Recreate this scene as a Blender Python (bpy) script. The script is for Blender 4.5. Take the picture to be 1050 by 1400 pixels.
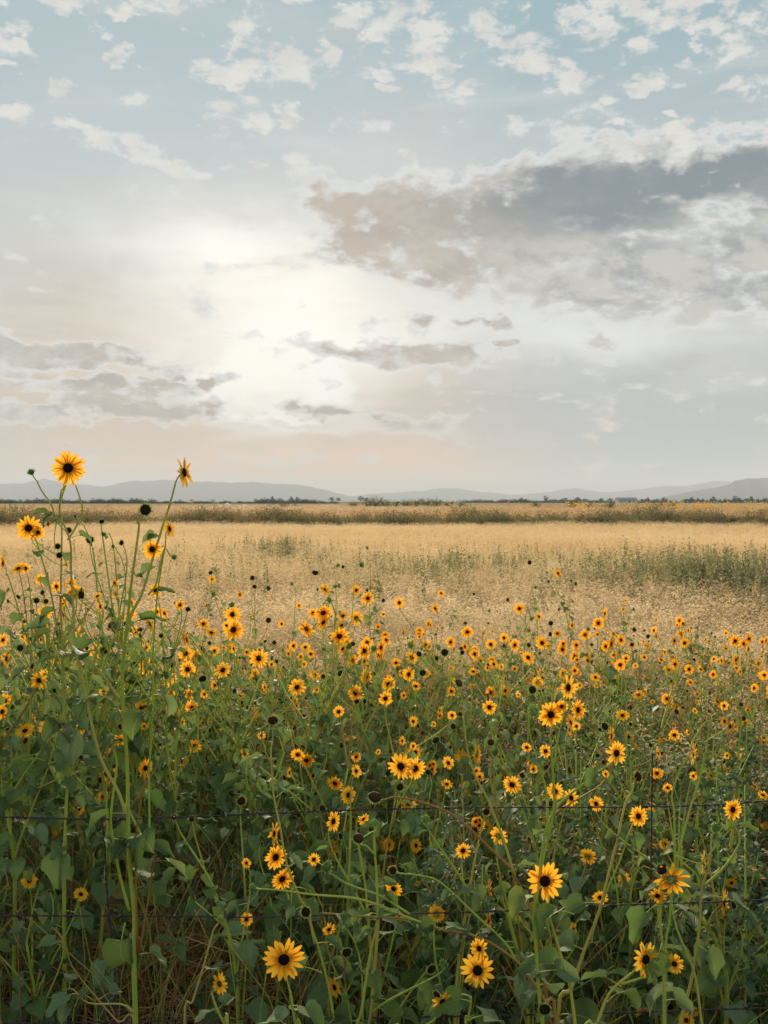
import bpy, math, random
import numpy as np
from mathutils import Vector, Matrix, Quaternion

R = math.radians
PI = math.pi
for _o in list(bpy.data.objects):
    bpy.data.objects.remove(_o)
scene = bpy.context.scene
COL = scene.collection
random.seed(7)
rng = np.random.default_rng(11)

# ------------------------------------------------------------------ camera
EYE = 1.65            # eye height, metres
F = 1362.0            # focal length in pixels of the 1050 x 1400 photograph
PITCH = math.atan(15 / F)
cam_d = bpy.data.cameras.new('camera')
cam = bpy.data.objects.new('camera', cam_d)
COL.objects.link(cam)
cam.location = (0, 0, EYE)
cam.rotation_euler = (R(90) - PITCH, 0, 0)
cam_d.sensor_fit = 'VERTICAL'
cam_d.sensor_height = 36
cam_d.lens = 36 * F / 1400
cam_d.clip_start = 0.05
cam_d.clip_end = 60000
scene.camera = cam

# ------------------------------------------------------------------ world
SUN_AZ = math.atan((372 - 525) / F)       # to the left of the view axis
SUN_EL = math.atan((685 - 430) / F)
EXPO = 1.4                                # exposed for the field, the sky is held back to match
SKY_K = 2 ** -EXPO
world = bpy.data.worlds.new('World')
scene.world = world
world.use_nodes = True
WT = world.node_tree
WT.nodes.clear()


class NG:
    """small node graph writer"""
    def __init__(self, tree):
        self.t = tree

    def n(self, typ, **kw):
        nd = self.t.nodes.new(typ)
        for k, v in kw.items():
            setattr(nd, k, v)
        return nd

    def put(self, sock, v):
        if v is None:
            return
        if hasattr(v, 'is_linked') and hasattr(v, 'node'):
            self.t.links.new(v, sock)
        else:
            sock.default_value = v

    def m(self, op, a, b=None, c=None, clamp=False):
        nd = self.n('ShaderNodeMath', operation=op, use_clamp=clamp)
        self.put(nd.inputs[0], a); self.put(nd.inputs[1], b)
        if c is not None:
            self.put(nd.inputs[2], c)
        return nd.outputs[0]

    def vm(self, op, a, b=None, s=None):
        nd = self.n('ShaderNodeVectorMath', operation=op)
        self.put(nd.inputs[0], a); self.put(nd.inputs[1], b)
        if s is not None:
            self.put(nd.inputs['Scale'], s)
        return nd.outputs[1] if op in ('DOT_PRODUCT', 'LENGTH', 'DISTANCE') else nd.outputs[0]

    def mix(self, f, a, b, blend='MIX', clampf=True):
        nd = self.n('ShaderNodeMix', data_type='RGBA', blend_type=blend, clamp_factor=clampf)
        self.put(nd.inputs[0], f)
        self.put(nd.inputs[6], a if not isinstance(a, tuple) else (*a[:3], 1))
        self.put(nd.inputs[7], b if not isinstance(b, tuple) else (*b[:3], 1))
        return nd.outputs[2]

    def noise(self, vec, scale, detail=4, rough=0.5, dist=0.0, dim='3D', col=False):
        nd = self.n('ShaderNodeTexNoise', noise_dimensions=dim)
        self.put(nd.inputs['Vector'], vec)
        nd.inputs['Scale'].default_value = scale
        nd.inputs['Detail'].default_value = detail
        nd.inputs['Roughness'].default_value = rough
        nd.inputs['Distortion'].default_value = dist
        return nd.outputs[1] if col else nd.outputs[0]

    def ss(self, v, lo, hi, a=0.0, b=1.0):
        nd = self.n('ShaderNodeMapRange', interpolation_type='SMOOTHSTEP')
        self.put(nd.inputs[0], v)
        nd.inputs[1].default_value = lo; nd.inputs[2].default_value = hi
        nd.inputs[3].default_value = a; nd.inputs[4].default_value = b
        return nd.outputs[0]

    def lin(self, v, lo, hi, a=0.0, b=1.0):
        nd = self.n('ShaderNodeMapRange')
        self.put(nd.inputs[0], v)
        nd.inputs[1].default_value = lo; nd.inputs[2].default_value = hi
        nd.inputs[3].default_value = a; nd.inputs[4].default_value = b
        return nd.outputs[0]

    def ramp(self, v, stops):
        nd = self.n('ShaderNodeValToRGB')
        cr = nd.color_ramp
        while len(cr.elements) < len(stops):
            cr.elements.new(0.5)
        for e, (p, c) in zip(cr.elements, stops):
            e.position = p; e.color = (*c, 1)
        self.put(nd.inputs[0], v)
        return nd.outputs[0]

    def comb(self, x, y, z):
        nd = self.n('ShaderNodeCombineXYZ')
        self.put(nd.inputs[0], x); self.put(nd.inputs[1], y); self.put(nd.inputs[2], z)
        return nd.outputs[0]


def s2l(r, g, b):
    def f(c):
        c /= 255
        return c / 12.92 if c <= 0.04045 else ((c + 0.055) / 1.055) ** 2.4
    return (f(r), f(g), f(b))


def build_sky():
    g = NG(WT)
    tc = g.n('ShaderNodeTexCoord')
    sep = g.n('ShaderNodeSeparateXYZ')
    D = g.vm('NORMALIZE', tc.outputs['Generated'])
    g.put(sep.inputs[0], D)
    x, y, z = sep.outputs
    az = g.m('MULTIPLY', g.m('ARCTAN2', x, y), 180 / PI)          # degrees, 0 = due ahead, + = right
    el = g.m('MULTIPLY', g.m('ARCSINE', g.m('MINIMUM', g.m('MAXIMUM', z, -1.0), 1.0)), 180 / PI)
    Nd = g.vm('MULTIPLY', D, (1, 1, 1.9))                          # cloud noise space (flattened clouds)
    w0 = g.vm('SUBTRACT', g.noise(Nd, 15, 5, 0.62, col=True), (0.5, 0.5, 0.5))
    Pr = g.comb(az, el, 0.0)
    P = g.vm('ADD', Pr, g.vm('MULTIPLY', w0, (7.0, 3.2, 0)))       # ragged outlines
    sw = g.n('ShaderNodeSeparateXYZ')
    g.put(sw.inputs[0], P)
    azw, elw = sw.outputs[0], sw.outputs[1]

    def ang(px, py):
        a = math.degrees(math.atan((px - 525) / F))
        e = math.degrees(math.atan((685 - py) / F * math.cos(R(a))))
        return a, e

    rots = {}

    def ell(cx, cy, rx, ry, tilt=0.0, amp=1.0):
        """soft ellipse in azimuth / elevation; sizes in pixels of the photo; tilt + = right end lower"""
        tilt = round(tilt / 5) * 5
        a, e = ang(cx, cy)
        t = R(tilt)
        if tilt and tilt not in rots:
            rots[tilt] = g.comb(g.m('SUBTRACT', g.m('MULTIPLY', azw, math.cos(t)), g.m('MULTIPLY', elw, math.sin(t))),
                                g.m('ADD', g.m('MULTIPLY', azw, math.sin(t)), g.m('MULTIPLY', elw, math.cos(t))), 0.0)
        Q = rots[tilt] if tilt else P
        u, v = a * math.cos(t) - e * math.sin(t), a * math.sin(t) + e * math.cos(t)
        k = 180 / PI / F
        nd = g.n('ShaderNodeVectorMath', operation='MULTIPLY_ADD')
        g.put(nd.inputs[0], Q)
        nd.inputs[1].default_value = (1 / (rx * k), 1 / (ry * k), 0)
        nd.inputs[2].default_value = (-u / (rx * k), -v / (ry * k), 0)
        ln = g.vm('LENGTH', nd.outputs[0])
        return g.m('MULTIPLY_ADD', ln, -amp, amp, clamp=False)

    def union(lst, op='MAXIMUM'):
        r = 0.0
        for q in lst:
            e_ = ell(*q)
            r = g.m(op, r, e_)
        return r

    sund = Vector((math.sin(SUN_AZ) * math.cos(SUN_EL), math.cos(SUN_AZ) * math.cos(SUN_EL), math.sin(SUN_EL)))
    cs = g.vm('DOT_PRODUCT', D, tuple(sund))
    sang = g.m('MULTIPLY', g.m('ARCCOSINE', g.m('MINIMUM', cs, 1.0)), 180 / PI)   # degrees from the sun

    # --- clear sky
    sky = g.n('ShaderNodeTexSky', sky_type='NISHITA')
    sky.sun_disc = False
    sky.sun_elevation = SUN_EL
    sky.sun_rotation = SUN_AZ
    sky.dust_density = 2.0
    sky.air_density = 1.0
    sky.ozone_density = 2.0
    nish = g.vm('SCALE', sky.outputs[0], s=0.05)

    # --- thin high haze veil: colour by elevation, warmer on the sun's side
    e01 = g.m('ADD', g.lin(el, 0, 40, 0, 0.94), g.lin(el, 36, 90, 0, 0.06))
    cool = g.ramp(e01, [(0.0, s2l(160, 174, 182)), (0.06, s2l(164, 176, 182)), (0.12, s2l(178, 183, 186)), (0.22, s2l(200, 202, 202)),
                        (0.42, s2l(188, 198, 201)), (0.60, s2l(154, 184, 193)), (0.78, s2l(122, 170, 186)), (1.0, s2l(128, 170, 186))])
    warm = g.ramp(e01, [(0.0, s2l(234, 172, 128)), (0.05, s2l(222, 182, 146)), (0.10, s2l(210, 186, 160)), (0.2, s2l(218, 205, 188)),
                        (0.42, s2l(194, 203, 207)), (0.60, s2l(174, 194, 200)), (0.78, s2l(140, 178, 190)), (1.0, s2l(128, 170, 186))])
    daz = g.m('ABSOLUTE', g.m('SUBTRACT', az, math.degrees(SUN_AZ) - 3.0))
    wf = g.ss(daz, 7, 20, 1, 0)
    veil = g.mix(wf, cool, warm)
    # pink-orange low over the horizon under the sun
    lowsun = g.m('MULTIPLY', g.ss(g.m('ABSOLUTE', g.m('SUBTRACT', az, -3.0)), 1, 16, 1, 0), g.ss(el, 0.0, 5.0, 1, 0))
    veil = g.mix(g.m('MULTIPLY', lowsun, 0.95), veil, s2l(246, 194, 148))
    # streaks in the veil
    st = g.noise(g.vm('MULTIPLY', D, (1, 1, 6)), 3.2, 5, 0.55, 0.6)
    veil = g.mix(g.ss(st, 0.50, 0.72, 0, 0.45), veil, s2l(218, 216, 212))
    st2 = g.noise(g.vm('MULTIPLY', D, (1.0, 1.0, 9)), 5.0, 6, 0.6, 0.4)
    veil = g.mix(g.m('MULTIPLY', g.ss(st2, 0.5, 0.68, 0, 0.5), g.ss(el, 9, 14, 1, 0)), veil, s2l(178, 176, 176))
    base = g.mix(0.97, nish, veil)
    # long pale cirrus band
    cir = g.m('MULTIPLY', g.m('MAXIMUM', ell(640, 190, 420, 46, 7, 1.0), 0.0), g.ss(st, 0.3, 0.6, 0.35, 1))
    base = g.mix(g.m('MULTIPLY', cir, 0.62), base, s2l(204, 207, 206))
    # aureole of the veiled sun (it lies behind the cloud: broad, white)
    warp = g.noise(g.vm('MULTIPLY', D, (1, 1, 2.6)), 7.0, 5, 0.6)
    gl = g.m('MAXIMUM', g.m('MAXIMUM', ell(390, 450, 290, 190, 0, 1.0), ell(320, 350, 330, 95, 10, 0.70)),
             g.m('MAXIMUM', ell(378, 520, 165, 120, 0, 1.5), ell(640, 430, 470, 70, 4, 0.62)))
    gl = g.m('ADD', g.m('MAXIMUM', gl, 0.0), g.m('MAXIMUM', ell(800, 470, 430, 50, 0, 0.35), 0.0))
    gl = g.m('ADD', gl, g.m('MULTIPLY', g.m('SUBTRACT', warp, 0.5), 0.75))
    glow = g.ss(gl, -0.05, 0.85, 0, 1)
    base = g.mix(glow, base, g.mix(g.ss(sang, 3, 14, 1, 0), s2l(233, 235, 233), (1.12, 1.08, 0.99)))
    base = g.mix(g.m('MULTIPLY', lowsun, 0.9), base, s2l(252, 184, 128))

    # low grey stratus shelf and haze bands
    wob = g.m('MULTIPLY', g.m('SUBTRACT', g.noise(g.vm('MULTIPLY', D, (1, 1, 4)), 6, 4, 0.55), 0.5), 1.6)
    shelf = g.m('MAXIMUM', ell(120, 590, 520, 34, 0, 1.0), g.m('MAXIMUM', ell(760, 570, 560, 60, 0, 0.8), ell(450, 600, 500, 30, 0, 0.7)))
    shelf = g.ss(g.m('ADD', g.m('MAXIMUM', shelf, 0.0), wob), 0.15, 0.7, 0, 0.8)
    base = g.mix(shelf, base, g.mix(wf, s2l(176, 180, 182), s2l(212, 190, 168)))
    # --- white puffs
    puffs = [
        (345, 62, 45, 26), (350, 108, 66, 40), (300, 100, 36, 22), (332, 153, 62, 28), (402, 92, 48, 42), (400, 156, 26, 20),
        (120, 186, 44, 20, 20), (190, 208, 74, 22, 26), (225, 230, 60, 22, 12), (248, 262, 34, 14, 38), (404, 238, 92, 22, 6), (420, 222, 22, 14),
        (512, 96, 46, 26), (448, 72, 26, 26), (175, 84, 30, 24), (92, 120, 40, 18), (20, 60, 46, 20, 30), (20, 160, 44, 18, -15), (5, 92, 24, 12),
        (235, 12, 90, 26), (110, 4, 80, 18), (345, 28, 36, 18), (165, 22, 40, 14), (500, 20, 60, 34), (530, 45, 50, 40), (590, 62, 60, 50), (600, 105, 40, 24), (575, 12, 60, 22), (640, 130, 40, 18), (528, 128, 24, 12),
        (690, 45, 80, 44), (740, 88, 100, 52, 20), (780, 118, 80, 32, 10), (660, 28, 50, 30), (620, 85, 40, 30), (820, 28, 110, 44), (880, 8, 150, 36), (960, 4, 80, 26),
        (865, 68, 62, 24), (1020, 50, 60, 40), (1010, 72, 50, 36), (975, 38, 40, 20), (1012, 116, 60, 20), (1002, 170, 34, 16), (925, 98, 28, 18), (870, 110, 44, 20), (838, 156, 34, 14), (845, 135, 26, 14),
        (930, 156, 18, 10), (965, 65, 22, 18), (555, 214, 26, 12), (598, 236, 60, 20, 4), (143, 348, 20, 12), (56, 402, 30, 10, 10), (172, 372, 22, 9), (118, 392, 14, 7), (930, 186, 40, 26), (860, 196, 70, 26), (430, 6, 40, 16),
    ]
    mA = union(puffs)
    mA = g.ss(mA, 0.0, 0.75, 0, 1)
    wv = g.noise(Nd, 22, 2, 0.5, col=True)
    Nw = g.vm('ADD', Nd, g.vm('SCALE', g.vm('SUBTRACT', wv, (0.5, 0.5, 0.5)), s=0.02))
    nA = g.noise(Nw, 40, 8, 0.66)
    # beyond the frame the same broken puffs go on at their own height
    outA = g.m('MULTIPLY', g.m('MULTIPLY', g.ss(el, 18, 26, 0, 0.42), g.ss(g.noise(D, 2.3, 3, 0.5), 0.40, 0.62, 0.2, 1.0)),
               g.m('MAXIMUM', g.ss(el, 27.5, 32, 0, 1), g.ss(g.m('ABSOLUTE', az), 21.5, 27, 0, 1)))
    dA = g.m('ADD', g.m('MULTIPLY', g.m('SUBTRACT', nA, 0.5), 6.5), g.m('MAXIMUM', g.m('SUBTRACT', g.m('MULTIPLY', mA, 1.55), 0.90), g.m('SUBTRACT', outA, 0.9)))
    alA = g.ss(dA, -0.15, 0.95, 0, 1)
    shA = g.noise(g.vm('ADD', Nw, (0, 0, 0.012)), 26, 6, 0.6)
    cA = g.mix(g.ss(shA, 0.42, 0.62, 0, 0.55), s2l(228, 227, 222), s2l(208, 206, 203))
    alA = g.m('MULTIPLY', alA, 0.93)

    # --- grey banks with bright rims
    banks = [
        (570, 300, 170, 64, 12, 0.95), (520, 330, 120, 40, 8, 0.88), (600, 365, 80, 38, 10, 0.85), (690, 300, 150, 76, 0, 0.95), (700, 355, 110, 50, 0, 0.8),
        (800, 262, 200, 60, -8, 1.0), (900, 245, 150, 48, 0, 1.0), (1000, 240, 170, 54, 0, 1.0), (1080, 250, 160, 60, 0, 1.0), (860, 300, 160, 46, 0, 0.92), (760, 335, 170, 52, 6, 0.8),
        (880, 360, 220, 60, 4, 0.86), (1020, 330, 150, 50, 0, 0.8), (1000, 395, 150, 48, 0, 0.8), (820, 400, 190, 46, 6, 0.84), (740, 390, 80, 40, 20, 0.6), (1060, 410, 120, 38, 0, 0.62), (900, 430, 120, 20, 0, 0.5), (880, 212, 60, 22, 0, 0.6), (950, 200, 70, 20, 0, 0.5),
        (560, 487, 135, 20, -2, 1.0), (640, 477, 60, 18, 0, 0.8), (688, 468, 26, 14, 0, 0.7), (565, 435, 34, 18, 0, 0.72), (648, 440, 40, 13, 0, 0.6), (672, 437, 26, 12, -12, 0.62), (808, 467, 34, 9, 6, 0.58), (480, 490, 60, 8, 0, 0.5),
        (55, 490, 110, 20, 5, 0.95), (150, 490, 110, 16, 5, 0.9), (110, 527, 130, 15, 0, 0.85), (230, 523, 70, 13, 3, 0.82), (295, 516, 40, 11, -14, 0.7), (60, 558, 130, 16, 0, 0.75), (205, 556, 150, 19, 0, 0.9), (290, 560, 60, 15, 0, 0.7),
        (480, 562, 90, 13, 4, 0.8), (440, 556, 60, 12, 0, 0.7), (560, 575, 90, 22, 0, 0.5), (250, 507, 22, 8, 0, 0.5),
    ]
    mB = union([(q[0], q[1], q[2] * 1.15, q[3] * 1.25, q[4], q[5] * 1.25) for q in banks])
    wv2 = g.noise(Nd, 9, 3, 0.5, col=True)
    Nw2 = g.vm('ADD', Nd, g.vm('SCALE', g.vm('SUBTRACT', wv2, (0.5, 0.5, 0.5)), s=0.05))
    nB = g.noise(Nw2, 20, 9, 0.62)
    outB = g.m('MULTIPLY', g.m('MULTIPLY', g.ss(g.noise(g.vm('MULTIPLY', D, (1, 1, 2.2)), 1.7, 3, 0.5), 0.46, 0.6, 0, 0.62), g.ss(g.m('ABSOLUTE', az), 22, 30, 0, 1)),
               g.m('MULTIPLY', g.ss(el, 3, 8, 0, 1), g.ss(el, 18, 34, 1, 0)))
    mB = g.m('MAXIMUM', g.m('MINIMUM', mB, 1.0), outB)
    dB = g.m('ADD', g.m('MULTIPLY', g.m('SUBTRACT', nB, 0.5), 3.6), g.m('SUBTRACT', g.m('MULTIPLY', mB, 1.65), 0.58))
    rim = g.ss(dB, -0.34, 0.05, 0, 1)
    alB = g.ss(dB, -0.08, 0.62, 0, 1)
    near = g.ss(sang, 5, 19, 1, 0)
    far_col = g.mix(g.ss(g.noise(Nw2, 20, 7, 0.65), 0.40, 0.60, 0, 1), s2l(148, 155, 157), s2l(198, 196, 190))
    core = g.m('MULTIPLY', g.ss(dB, 0.2, 0.9, 0, 1), g.m('MAXIMUM', ell(880, 252, 330, 70, -3, 2.2), 0.0))
    far_col = g.mix(g.m('MULTIPLY', core, 0.9), far_col, s2l(116, 131, 140))
    cB = g.mix(g.m('MULTIPLY', near, 0.8), far_col, g.mix(g.ss(el, 5, 10, 0, 1), s2l(170, 150, 130), s2l(190, 173, 154)))
    lit = g.ss(g.noise(g.vm('ADD', Nw2, (0.3, 0.1, 0.02)), 17, 8, 0.66), 0.49, 0.66, 0, 1)
    cB = g.mix(g.m('MULTIPLY', g.m('MULTIPLY', lit, 0.95), g.ss(el, 11, 15.5, 1, 0.12)), cB, s2l(220, 219, 214))
    rimc = g.mix(g.ss(el, 1, 7, 0, 1), s2l(228, 210, 192), s2l(228, 229, 227))

    # --- bright thin streaks low down
    lows = [(390, 629, 190, 8, -1, 1), (200, 632, 90, 7, 0, 0.9), (60, 628, 130, 7, 0, 0.6), (100, 606, 120, 5, 0, 0.5), (440, 578, 160, 11, 4, 0.9), (300, 574, 110, 9, 0, 0.9), (60, 655, 120, 12, 0, 0.35), (740, 545, 190, 9, 3, 0.55), (860, 540, 190, 9, 0, 0.5)]
    mS = union(lows)
    nS = g.noise(g.vm('MULTIPLY', D, (1, 1, 4.5)), 26, 7, 0.62)
    alS = g.ss(g.m('ADD', g.m('MULTIPLY', g.m('SUBTRACT', nS, 0.5), 1.6), g.m('SUBTRACT', mS, 0.28)), 0.0, 0.35, 0, 0.85)
    cS = g.mix(g.ss(el, 1.5, 5, 0, 1), s2l(226, 206, 186), s2l(229, 224, 216))

    col = g.mix(alS, base, cS)
    col = g.mix(g.m('MULTIPLY', rim, 0.85), col, rimc)
    col = g.mix(g.m('MULTIPLY', alB, 0.93), col, cB)
    col = g.mix(alA, col, cA)
    # thick stratus just over the horizon, outside the glow
    gnd = g.ss(el, -3, 0, 0, 1)
    col = g.mix(gnd, (0.20, 0.15, 0.09), col)
    bg = g.n('ShaderNodeBackground')
    g.put(bg.inputs[0], col)
    bg.inputs[1].default_value = SKY_K
    # the rest of the sky: the same veil and the same kinds of cloud, with fewer octaves, brightened out of view to add top light
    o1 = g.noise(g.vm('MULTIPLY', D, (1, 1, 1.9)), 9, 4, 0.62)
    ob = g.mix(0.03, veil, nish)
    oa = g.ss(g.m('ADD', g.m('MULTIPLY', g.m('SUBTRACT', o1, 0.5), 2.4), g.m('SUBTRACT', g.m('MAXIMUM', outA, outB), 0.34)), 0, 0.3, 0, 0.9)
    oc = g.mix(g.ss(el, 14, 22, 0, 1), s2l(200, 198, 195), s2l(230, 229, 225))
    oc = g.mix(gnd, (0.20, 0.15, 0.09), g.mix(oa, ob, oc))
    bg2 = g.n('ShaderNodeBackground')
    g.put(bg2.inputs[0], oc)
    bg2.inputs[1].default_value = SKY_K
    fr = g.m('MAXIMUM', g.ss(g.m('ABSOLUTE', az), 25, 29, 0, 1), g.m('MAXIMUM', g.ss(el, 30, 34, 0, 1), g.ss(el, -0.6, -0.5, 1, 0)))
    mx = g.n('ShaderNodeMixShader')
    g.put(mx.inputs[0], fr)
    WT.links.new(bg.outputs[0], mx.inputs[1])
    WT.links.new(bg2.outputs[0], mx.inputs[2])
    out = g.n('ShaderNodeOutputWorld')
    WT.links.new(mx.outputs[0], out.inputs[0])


build_sky()

# ------------------------------------------------------------------ sun (veiled, low, ahead and to the left)
sd = bpy.data.lights.new('sun', 'SUN')
sd.energy = 5.0
sd.angle = R(9)
sd.color = (1.0, 0.84, 0.62)
sun = bpy.data.objects.new('sun', sd)
COL.objects.link(sun)
_sv = Vector((math.sin(SUN_AZ) * math.cos(SUN_EL), math.cos(SUN_AZ) * math.cos(SUN_EL), math.sin(SUN_EL)))
sun.rotation_euler = _sv.to_track_quat('Z', 'Y').to_euler()

vs = scene.view_settings
scene.display_settings.display_device = 'sRGB'
vs.view_transform = 'Standard'
vs.look = 'None'
vs.exposure = EXPO
vs.gamma = 1.0
vs.use_curve_mapping = False
scene.render.film_transparent = False
scene.cycles.max_bounces = 6
scene.cycles.diffuse_bounces = 4
scene.cycles.transmission_bounces = 4
scene.cycles.transparent_max_bounces = 8
scene.cycles.volume_bounces = 0
scene.cycles.use_denoising = True

# ------------------------------------------------------------------ helpers
def tag(o, label=None, cat=None, group=None, kind=None):
    if label: o['label'] = label
    if cat: o['category'] = cat
    if group: o['group'] = group
    if kind: o['kind'] = kind
    return o


def link(name, data, parent=None):
    o = bpy.data.objects.new(name, data)
    COL.objects.link(o)
    if parent is not None:
        o.parent = parent
    return o


def empty(name, loc, rz=0.0):
    o = bpy.data.objects.new(name, None)
    COL.objects.link(o)
    o.location = loc
    o.rotation_euler = (0, 0, rz)
    o.empty_display_size = 0.1
    return o


def ray(px, py):
    v = Vector((px - 525, F, 700 - py)).normalized()
    return Matrix.Rotation(-PITCH, 3, 'X') @ v


def at(px, py, Y):
    """the point at distance Y along the view axis seen at that place of the photo"""
    d = ray(px, py)
    return Vector((0, 0, EYE)) + d * (Y / d.y)


class MB:
    """collects geometry with a per-face material slot, a per-corner UV and a per-vertex random value"""
    def __init__(self):
        self.v, self.f, self.mi, self.uv, self.rn = [], [], [], [], []

    def add(self, verts, faces, mi=0, uvs=None, rnd=0.0):
        b = len(self.v)
        self.v.extend(verts)
        self.rn.extend([rnd] * len(verts))
        self.uv.extend(uvs if uvs is not None else [(0.5, 0.5)] * len(verts))
        for f in faces:
            self.f.append(tuple(i + b for i in f))
            self.mi.append(mi)

    def add_mesh(self, src, M, mi_shift=0, rnd=None):
        b = len(self.v)
        self.v.extend([tuple(M @ Vector(p)) for p in src.v])
        self.uv.extend(src.uv)
        self.rn.extend(src.rn if rnd is None else [rnd] * len(src.v))
        for f, m_ in zip(src.f, src.mi):
            self.f.append(tuple(i + b for i in f))
            self.mi.append(m_ + mi_shift)

    def tube(self, pts, rad, sides=5, mi=0, rnd=0.0, cap=True):
        n = len(pts)
        pts = [Vector(p) for p in pts]
        rad = rad if isinstance(rad, (list, tuple)) else [rad] * n
        vs_, uvs = [], []
        up = None
        for i, p in enumerate(pts):
            t = (pts[min(i + 1, n - 1)] - pts[max(i - 1, 0)])
            if t.length < 1e-9:
                t = Vector((0, 0, 1))
            t.normalize()
            if up is None:
                up = t.orthogonal().normalized()
            else:
                up = (up - t * up.dot(t))
                up = up.normalized() if up.length > 1e-6 else t.orthogonal().normalized()
            s = t.cross(up)
            for k in range(sides):
                a = 2 * PI * k / sides
                vs_.append(tuple(p + (up * math.cos(a) + s * math.sin(a)) * rad[i]))
                uvs.append((k / sides, i / max(n - 1, 1)))
        fs = []
        for i in range(n - 1):
            for k in range(sides):
                k2 = (k + 1) % sides
                fs.append((i * sides + k, i * sides + k2, (i + 1) * sides + k2, (i + 1) * sides + k))
        if cap:
            fs.append(tuple(range(sides))[::-1])
            fs.append(tuple((n - 1) * sides + k for k in range(sides)))
        self.add(vs_, fs, mi, uvs, rnd)

    def mesh(self, name, mats, smooth=True):
        me = bpy.data.meshes.new(name)
        me.from_pydata(self.v, [], self.f)
        for m_ in mats:
            me.materials.append(m_)
        n = len(self.f)
        me.polygons.foreach_set('material_index', np.array(self.mi, dtype=np.int32))
        me.polygons.foreach_set('use_smooth', np.full(n, smooth))
        uvl = me.uv_layers.new(name='UVMap')
        li = np.empty(len(me.loops), dtype=np.int32)
        me.loops.foreach_get('vertex_index', li)
        uva = np.array(self.uv, dtype=np.float32)[li]
        uvl.data.foreach_set('uv', uva.ravel())
        at_ = me.attributes.new('rnd', 'FLOAT', 'POINT')
        at_.data.foreach_set('value', np.array(self.rn, dtype=np.float32))
        me.update()
        return me

    def build(self, name, mats, parent=None, smooth=True):
        return link(name, self.mesh(name, mats if isinstance(mats, (list, tuple)) else [mats], smooth), parent)


# ------------------------------------------------------------------ materials
def material(name):
    m_ = bpy.data.materials.new(name)
    m_.use_nodes = True
    m_.node_tree.nodes.clear()
    return m_, NG(m_.node_tree)


def finish(m_, g, color, rough=0.6, spec=0.3, trans=None, tcol=None, bump=None, bump_s=0.3, bump_d=0.01, sheen=0.0):
    p = g.n('ShaderNodeBsdfPrincipled')
    g.put(p.inputs['Base Color'], color if not isinstance(color, tuple) else (*color, 1))
    g.put(p.inputs['Roughness'], rough)
    p.inputs['Specular IOR Level'].default_value = spec
    if bump is not None:
        b = g.n('ShaderNodeBump')
        b.inputs['Strength'].default_value = bump_s
        b.inputs['Distance'].default_value = bump_d
        g.put(b.inputs['Height'], bump)
        g.put(p.inputs['Normal'], b.outputs[0])
    sh = p.outputs[0]
    if trans:
        t = g.n('ShaderNodeBsdfTranslucent')
        tc_ = tcol if tcol is not None else color
        g.put(t.inputs[0], tc_ if not isinstance(tc_, tuple) else (*tc_, 1))
        mx = g.n('ShaderNodeMixShader')
        mx.inputs[0].default_value = trans
        g.t.links.new(sh, mx.inputs[1]); g.t.links.new(t.outputs[0], mx.inputs[2])
        sh = mx.outputs[0]
    out = g.n('ShaderNodeOutputMaterial')
    g.t.links.new(sh, out.inputs['Surface'])
    return m_


def rnd_node(g):
    a = g.n('ShaderNodeAttribute', attribute_name='rnd')
    oi = g.n('ShaderNodeObjectInfo')
    return g.m('FRACT', g.m('ADD', a.outputs['Fac'], oi.outputs['Random']))


def uv_node(g):
    u = g.n('ShaderNodeUVMap', uv_map='UVMap')
    s = g.n('ShaderNodeSeparateXYZ')
    g.put(s.inputs[0], u.outputs[0])
    return u.outputs[0], s.outputs[0], s.outputs[1]


def wpos(g):
    return g.n('ShaderNodeNewGeometry').outputs['Position']


def mat_leaf(name, tones, trans=0.30, spec=0.10, rough=0.68):
    m_, g = material(name)
    r = rnd_node(g)
    uv, u, v = uv_node(g)
    col = g.ramp(r, tones)
    # veins: pale midrib and side veins running up and out from it
    au = g.m('ABSOLUTE', g.m('SUBTRACT', u, 0.5))
    mid = g.ss(au, 0.0, 0.035, 1, 0)
    sv = g.m('ABSOLUTE', g.m('SUBTRACT', g.m('FRACT', g.m('MULTIPLY', g.m('SUBTRACT', v, g.m('MULTIPLY', au, 0.75)), 5.5)), 0.5))
    side = g.ss(sv, 0.0, 0.06, 0.55, 0)
    vein = g.m('MAXIMUM', mid, side)
    tc = g.n('ShaderNodeTexCoord')
    blot = g.noise(tc.outputs['Object'], 42, 3, 0.6)
    col = g.mix(g.ss(blot, 0.35, 0.7, 0, 0.35), col, g.mix(0.5, col, (0.16, 0.19, 0.10)))
    spots = g.noise(tc.outputs['Object'], 210, 2, 0.5)
    col = g.mix(g.ss(spots, 0.68, 0.76, 0, 0.4), col, (0.17, 0.13, 0.05))
    col = g.mix(g.m('MULTIPLY', vein, 0.55), col, (0.36, 0.42, 0.20))
    bf = g.n('ShaderNodeNewGeometry').outputs['Backfacing']
    col = g.mix(g.m('MULTIPLY', bf, 0.4), col, (0.16, 0.21, 0.12))
    hgt = g.m('SUBTRACT', g.m('MULTIPLY', blot, 0.6), vein)
    return finish(m_, g, col, rough, spec, trans, g.mix(0.5, col, (0.16, 0.26, 0.03)), hgt, 0.7, 0.006)


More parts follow.
